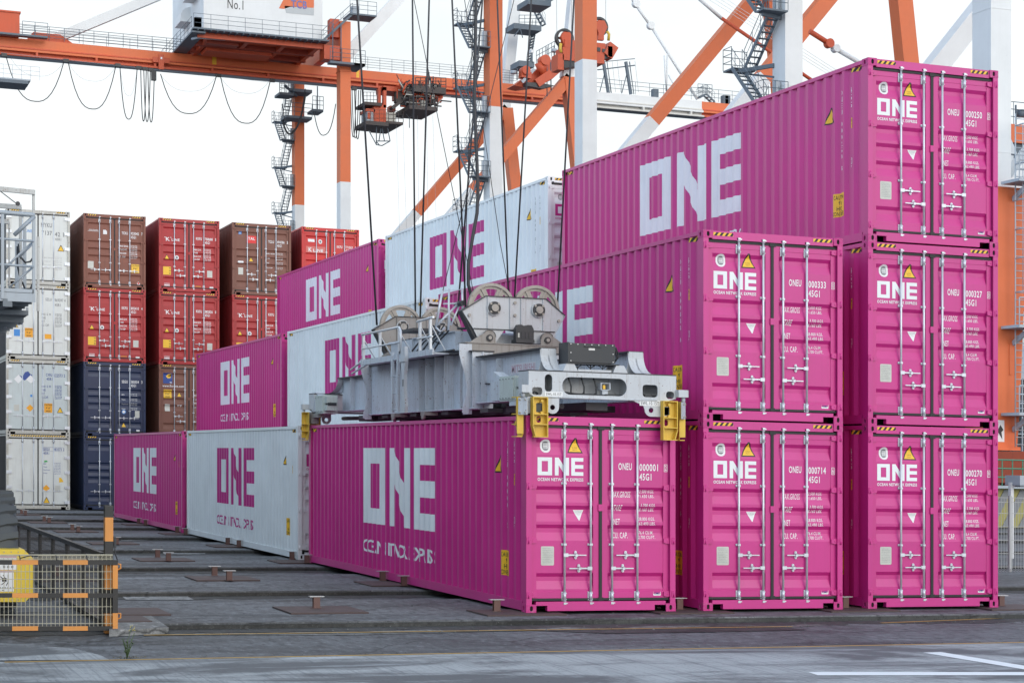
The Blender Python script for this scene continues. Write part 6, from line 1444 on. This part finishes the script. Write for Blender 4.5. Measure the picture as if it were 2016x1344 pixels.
for k in range(260):
    x=random.uniform(-6,9);y=random.choice([random.gauss(-1.45,.18),random.gauss(-1.45,.18),random.uniform(-4,3),random.gauss(-4.0,.05)]); s=random.uniform(.005,.016); z=GZ+.002 if y<-.75 else -.026
    c0=Vector((x,y,z)); v=[c0+Vector((random.uniform(.6,1.2)*s*a,random.uniform(.6,1.2)*s*b,c_)) for a,b,c_ in ((-1,-1,0),(1,-1,0),(1,1,0),(-1,1,0))]+[c0+Vector((0,0,s))]
    mb.add(v,[(0,1,4),(1,2,4),(2,3,4),(3,0,4)])
o=part('gravel',mb,[GRV]); tag(o,'loose grit and small stones scattered on the asphalt','grit',kind='stuff')
# ---------------- background at the right edge ----------------
WF=paint('white_fence_wire',(.42,.43,.43),rough=.5,dirt=.1)
fw=thing('wire_fence','white wire mesh fence behind the right end of the magenta stack','fence',(15,9.5,0))
mb=MB(); x0,x1=13.5,22; yA=9.4
for k in range(int((x1-x0)/.075)): mb.box((x0+k*.075,yA,0),(x0+k*.075+.008,yA+.008,1.62))
for z in (.05,.35,.65,.95,1.25,1.5,1.6): mb.box((x0,yA-.006,z),(x1,yA+.012,z+.012))
for k in range(5): mb.box((x0+k*2,yA-.03,-.1),(x0+k*2+.06,yA+.03,1.65))
for k in range(int((x1-x0)/.075)): mb.beam((x0+k*.075,yA,.02),(x0+k*.075,yA-.35,-.09),.008,.008)
WP('fence_panel',mb,WF,fw)
lp=thing('camera_post','white angled post with a grey box at its top behind the white fence','post',(17.2,14.2,0)); Yl=14.0
mb=MB(); a=at(1990,1110,Yl);b=at(1996,949,Yl); mb.box((a.x,Yl,a.z-.3),(b.x,Yl+.1,b.z)); c_=at(2008,949,Yl); mb.box((b.x,Yl,b.z-.12),(c_.x+.1,Yl+.1,b.z)); WP('pole',mb,CRW,lp)
mb=MB(); a=at(1999,958,Yl);b=at(2010,938,Yl); mb.box((a.x,Yl-.2,a.z),(b.x,Yl+.2,b.z)); a=at(2008,955,Yl-.3);b=at(2030,936,Yl-.3); mb.box((a.x,Yl-.3,a.z),(b.x,Yl+.3,b.z)); WP('box',mb,RLG,lp)
yg=thing('yellow_guard','yellow and black striped guard skirt at the foot of the nearest crane','guard',(37,34,0)); Yk=34.0
mb=MB(); a=at(1940,1032,Yk);b=at(2060,962,Yk); mb.box((a.x,Yk,0),(b.x,Yk+.1,b.z)); mb.box((a.x,Yk-.4,b.z),(b.x,Yk+.6,b.z+.1),1)
c0=at(1955,965,Yk);d0=at(1985,922,Yk); mb.box((c0.x,Yk+1,c0.z),(d0.x,Yk+2,d0.z),0)
x=a.x
while x<b.x: mb.prism([(x,.02),(x+.35,.02),(x+1.2,b.z-.05),(x+.85,b.z-.05)],Yk-.03,Yk-.005,'y',2); x+=.75
railing(mb,(a.x,Yk-.4,b.z+.1),(b.x,Yk-.4,b.z+.1),1.0,4,.03,6,3); WP('guard_panel',mb,[paint('guard_yellow',(.34,.31,.10),rough=.6),RLG,TXG,flat('green_rail',(.08,.25,.16))],yg)
# ship-side building with a sign, containers behind
bd=thing('terminal_building','orange building front with a white sign in black characters at the right edge','building',(54,60,0)); Yb2=60
mb=MB(); a=at(1995,900,Yb2);b=at(2120,440,Yb2); mb.box((a.x,Yb2,0),(b.x,Yb2+12,a.z+0)); 
p=at(2000,500,Yb2); mb.box((at(2001,0,Yb2).x,Yb2,at(2001,560,Yb2).z),(at(2120,0,Yb2).x,Yb2+10,at(2001,425,Yb2).z),0)
mb.box((at(2001,0,Yb2).x,Yb2-.1,at(2001,500,Yb2).z),(at(2120,0,Yb2).x,Yb2,at(2001,470,Yb2).z),2); WP('wall',mb,[CRO,DKG,RLG],bd)
d=Dec(); a=at(2004,546,Yb2);b=at(2070,502,Yb2); d.rect(a.x,a.z,b.x,b.z,0,0); a=at(2004,541,Yb2);b=at(2018,507,Yb2)
W_=b.x-a.x;H_=b.z-a.z
def sg(x0,y0,x1,y1,w_=.07):
    ax,ay,bx_,by=a.x+x0*W_,a.z+y0*H_*1,a.x+x1*W_,a.z+y1*H_; L_=math.hypot(bx_-ax,by-ay); nx,ny=-(by-ay)/L_*w_*.5,(bx_-ax)/L_*w_*.5; d.poly([(ax-nx,ay-ny),(bx_-nx,by-ny),(bx_+nx,by+ny),(ax+nx,ay+ny)],1,1)
for s in ((.22,1,.05,.78),(.15,.9,.45,.9),(.28,.88,.34,.78),(.68,1,.52,.78),(.62,.9,.95,.9),(.75,.88,.82,.78),(.12,.68,.88,.68),(.88,.68,.88,.5),(.12,.5,.88,.5),(.14,.5,.14,.3),(.14,.3,.92,.3),(.92,.3,.9,.08),(.9,.08,.78,.1),(.5,.72,.5,-.02),(.46,.3,.05,.02)): sg(*s,w_=.09)
o=inst('sign',d.wrap('sign',lambda u,v,l:(u,Yb2-.15-.03*l,v)),[STI,TXB],bd); o.location=-Vector(bd.location)
for i,(y0,y1,mt,lab) in enumerate(((548,612,BR2,'brown container stacked beside the sign at the right edge'),(614,682,RE3,'pale container below the brown one at the right edge'))):
    t=thing('distant_container',lab,'container',at(2000,y1,58.5)); a=at(2001,y1,58.5);b=at(2120,y0,58.5)
    mb=MB(); mb.box((a.x,58.5,a.z),(b.x,64,b.z)); 
    for k in range(14): mb.box((a.x+.2+k*.18,58.46,a.z+.2),(a.x+.28+k*.18,58.5,b.z-.2))
    mb.box((a.x,58.42,a.z),(b.x,58.5,a.z+.15)); mb.box((a.x,58.42,b.z-.15),(b.x,58.5,b.z)); WP('body',mb,mt,t)
mb=MB(); a=at(2001,745,58);b=at(2120,684,58); mb.box((a.x,58,a.z),(b.x,64,b.z),0); c_=at(1990,900,58); mb.box((c_.x,58.2,0),(b.x,64,a.z),1)
for k in range(5): mb.box((c_.x,58.1,2+k*1.1),(b.x,58.2,2.06+k*1.1),2); mb.box((c_.x+.7*k+.8,58.08,2),(c_.x+.7*k+.86,58.2,8),2)
WP('annex',mb,[RLG,BLK,GAL],bd)
mb=MB(); a=at(1990,280,50);b=at(2120,256,50); mb.box((a.x-.6,50,a.z),(b.x,51.5,b.z)); mb.box((a.x-.4,50.2,a.z-.6),(b.x,51.2,a.z),1); mb.box((a.x+.4,50.1,a.z-1.6),(a.x+1.2,51,a.z-.6),1); railing(mb,(a.x-.6,50,b.z),(b.x,50,b.z),1.1,4,.02,6,1); p=at(2005,240,50); mb.tube([(p.x,50.2,b.z),(p.x,50.2,b.z+1)],.05,5,1); mb.disc((p.x+.3,50.2,b.z+.6),.2,.35,'z',10,1)
o=WP('upper_walkway',mb,[CRO,STG],t3)

# shed-shaped block added out of view, left, to shade the low container flanks
sh=thing('shade_block','added dark ribbed block out of view on the left, shading the container sides','shade block',(-17,10,0))
mb=MB(); mb.box((-30,-14,-.2),(-17,62,8.6))
y=-14
while y<62: mb.box((-17,y,.6),(-16.9,y+.35,8.3)); y+=.9
mb.box((-30.3,-14.3,8.6),(-16.7,62.3,9.0),1)
for k in range(5): mb.box((-16.98,-8+k*14,0),(-16.86,-2+k*14,4.8),1)
WP('wall',mb,[paint('shade_block_surface',(.10,.115,.14),rough=.6,dirt=.3),BLK],sh)  # body of the added shade block, out of view
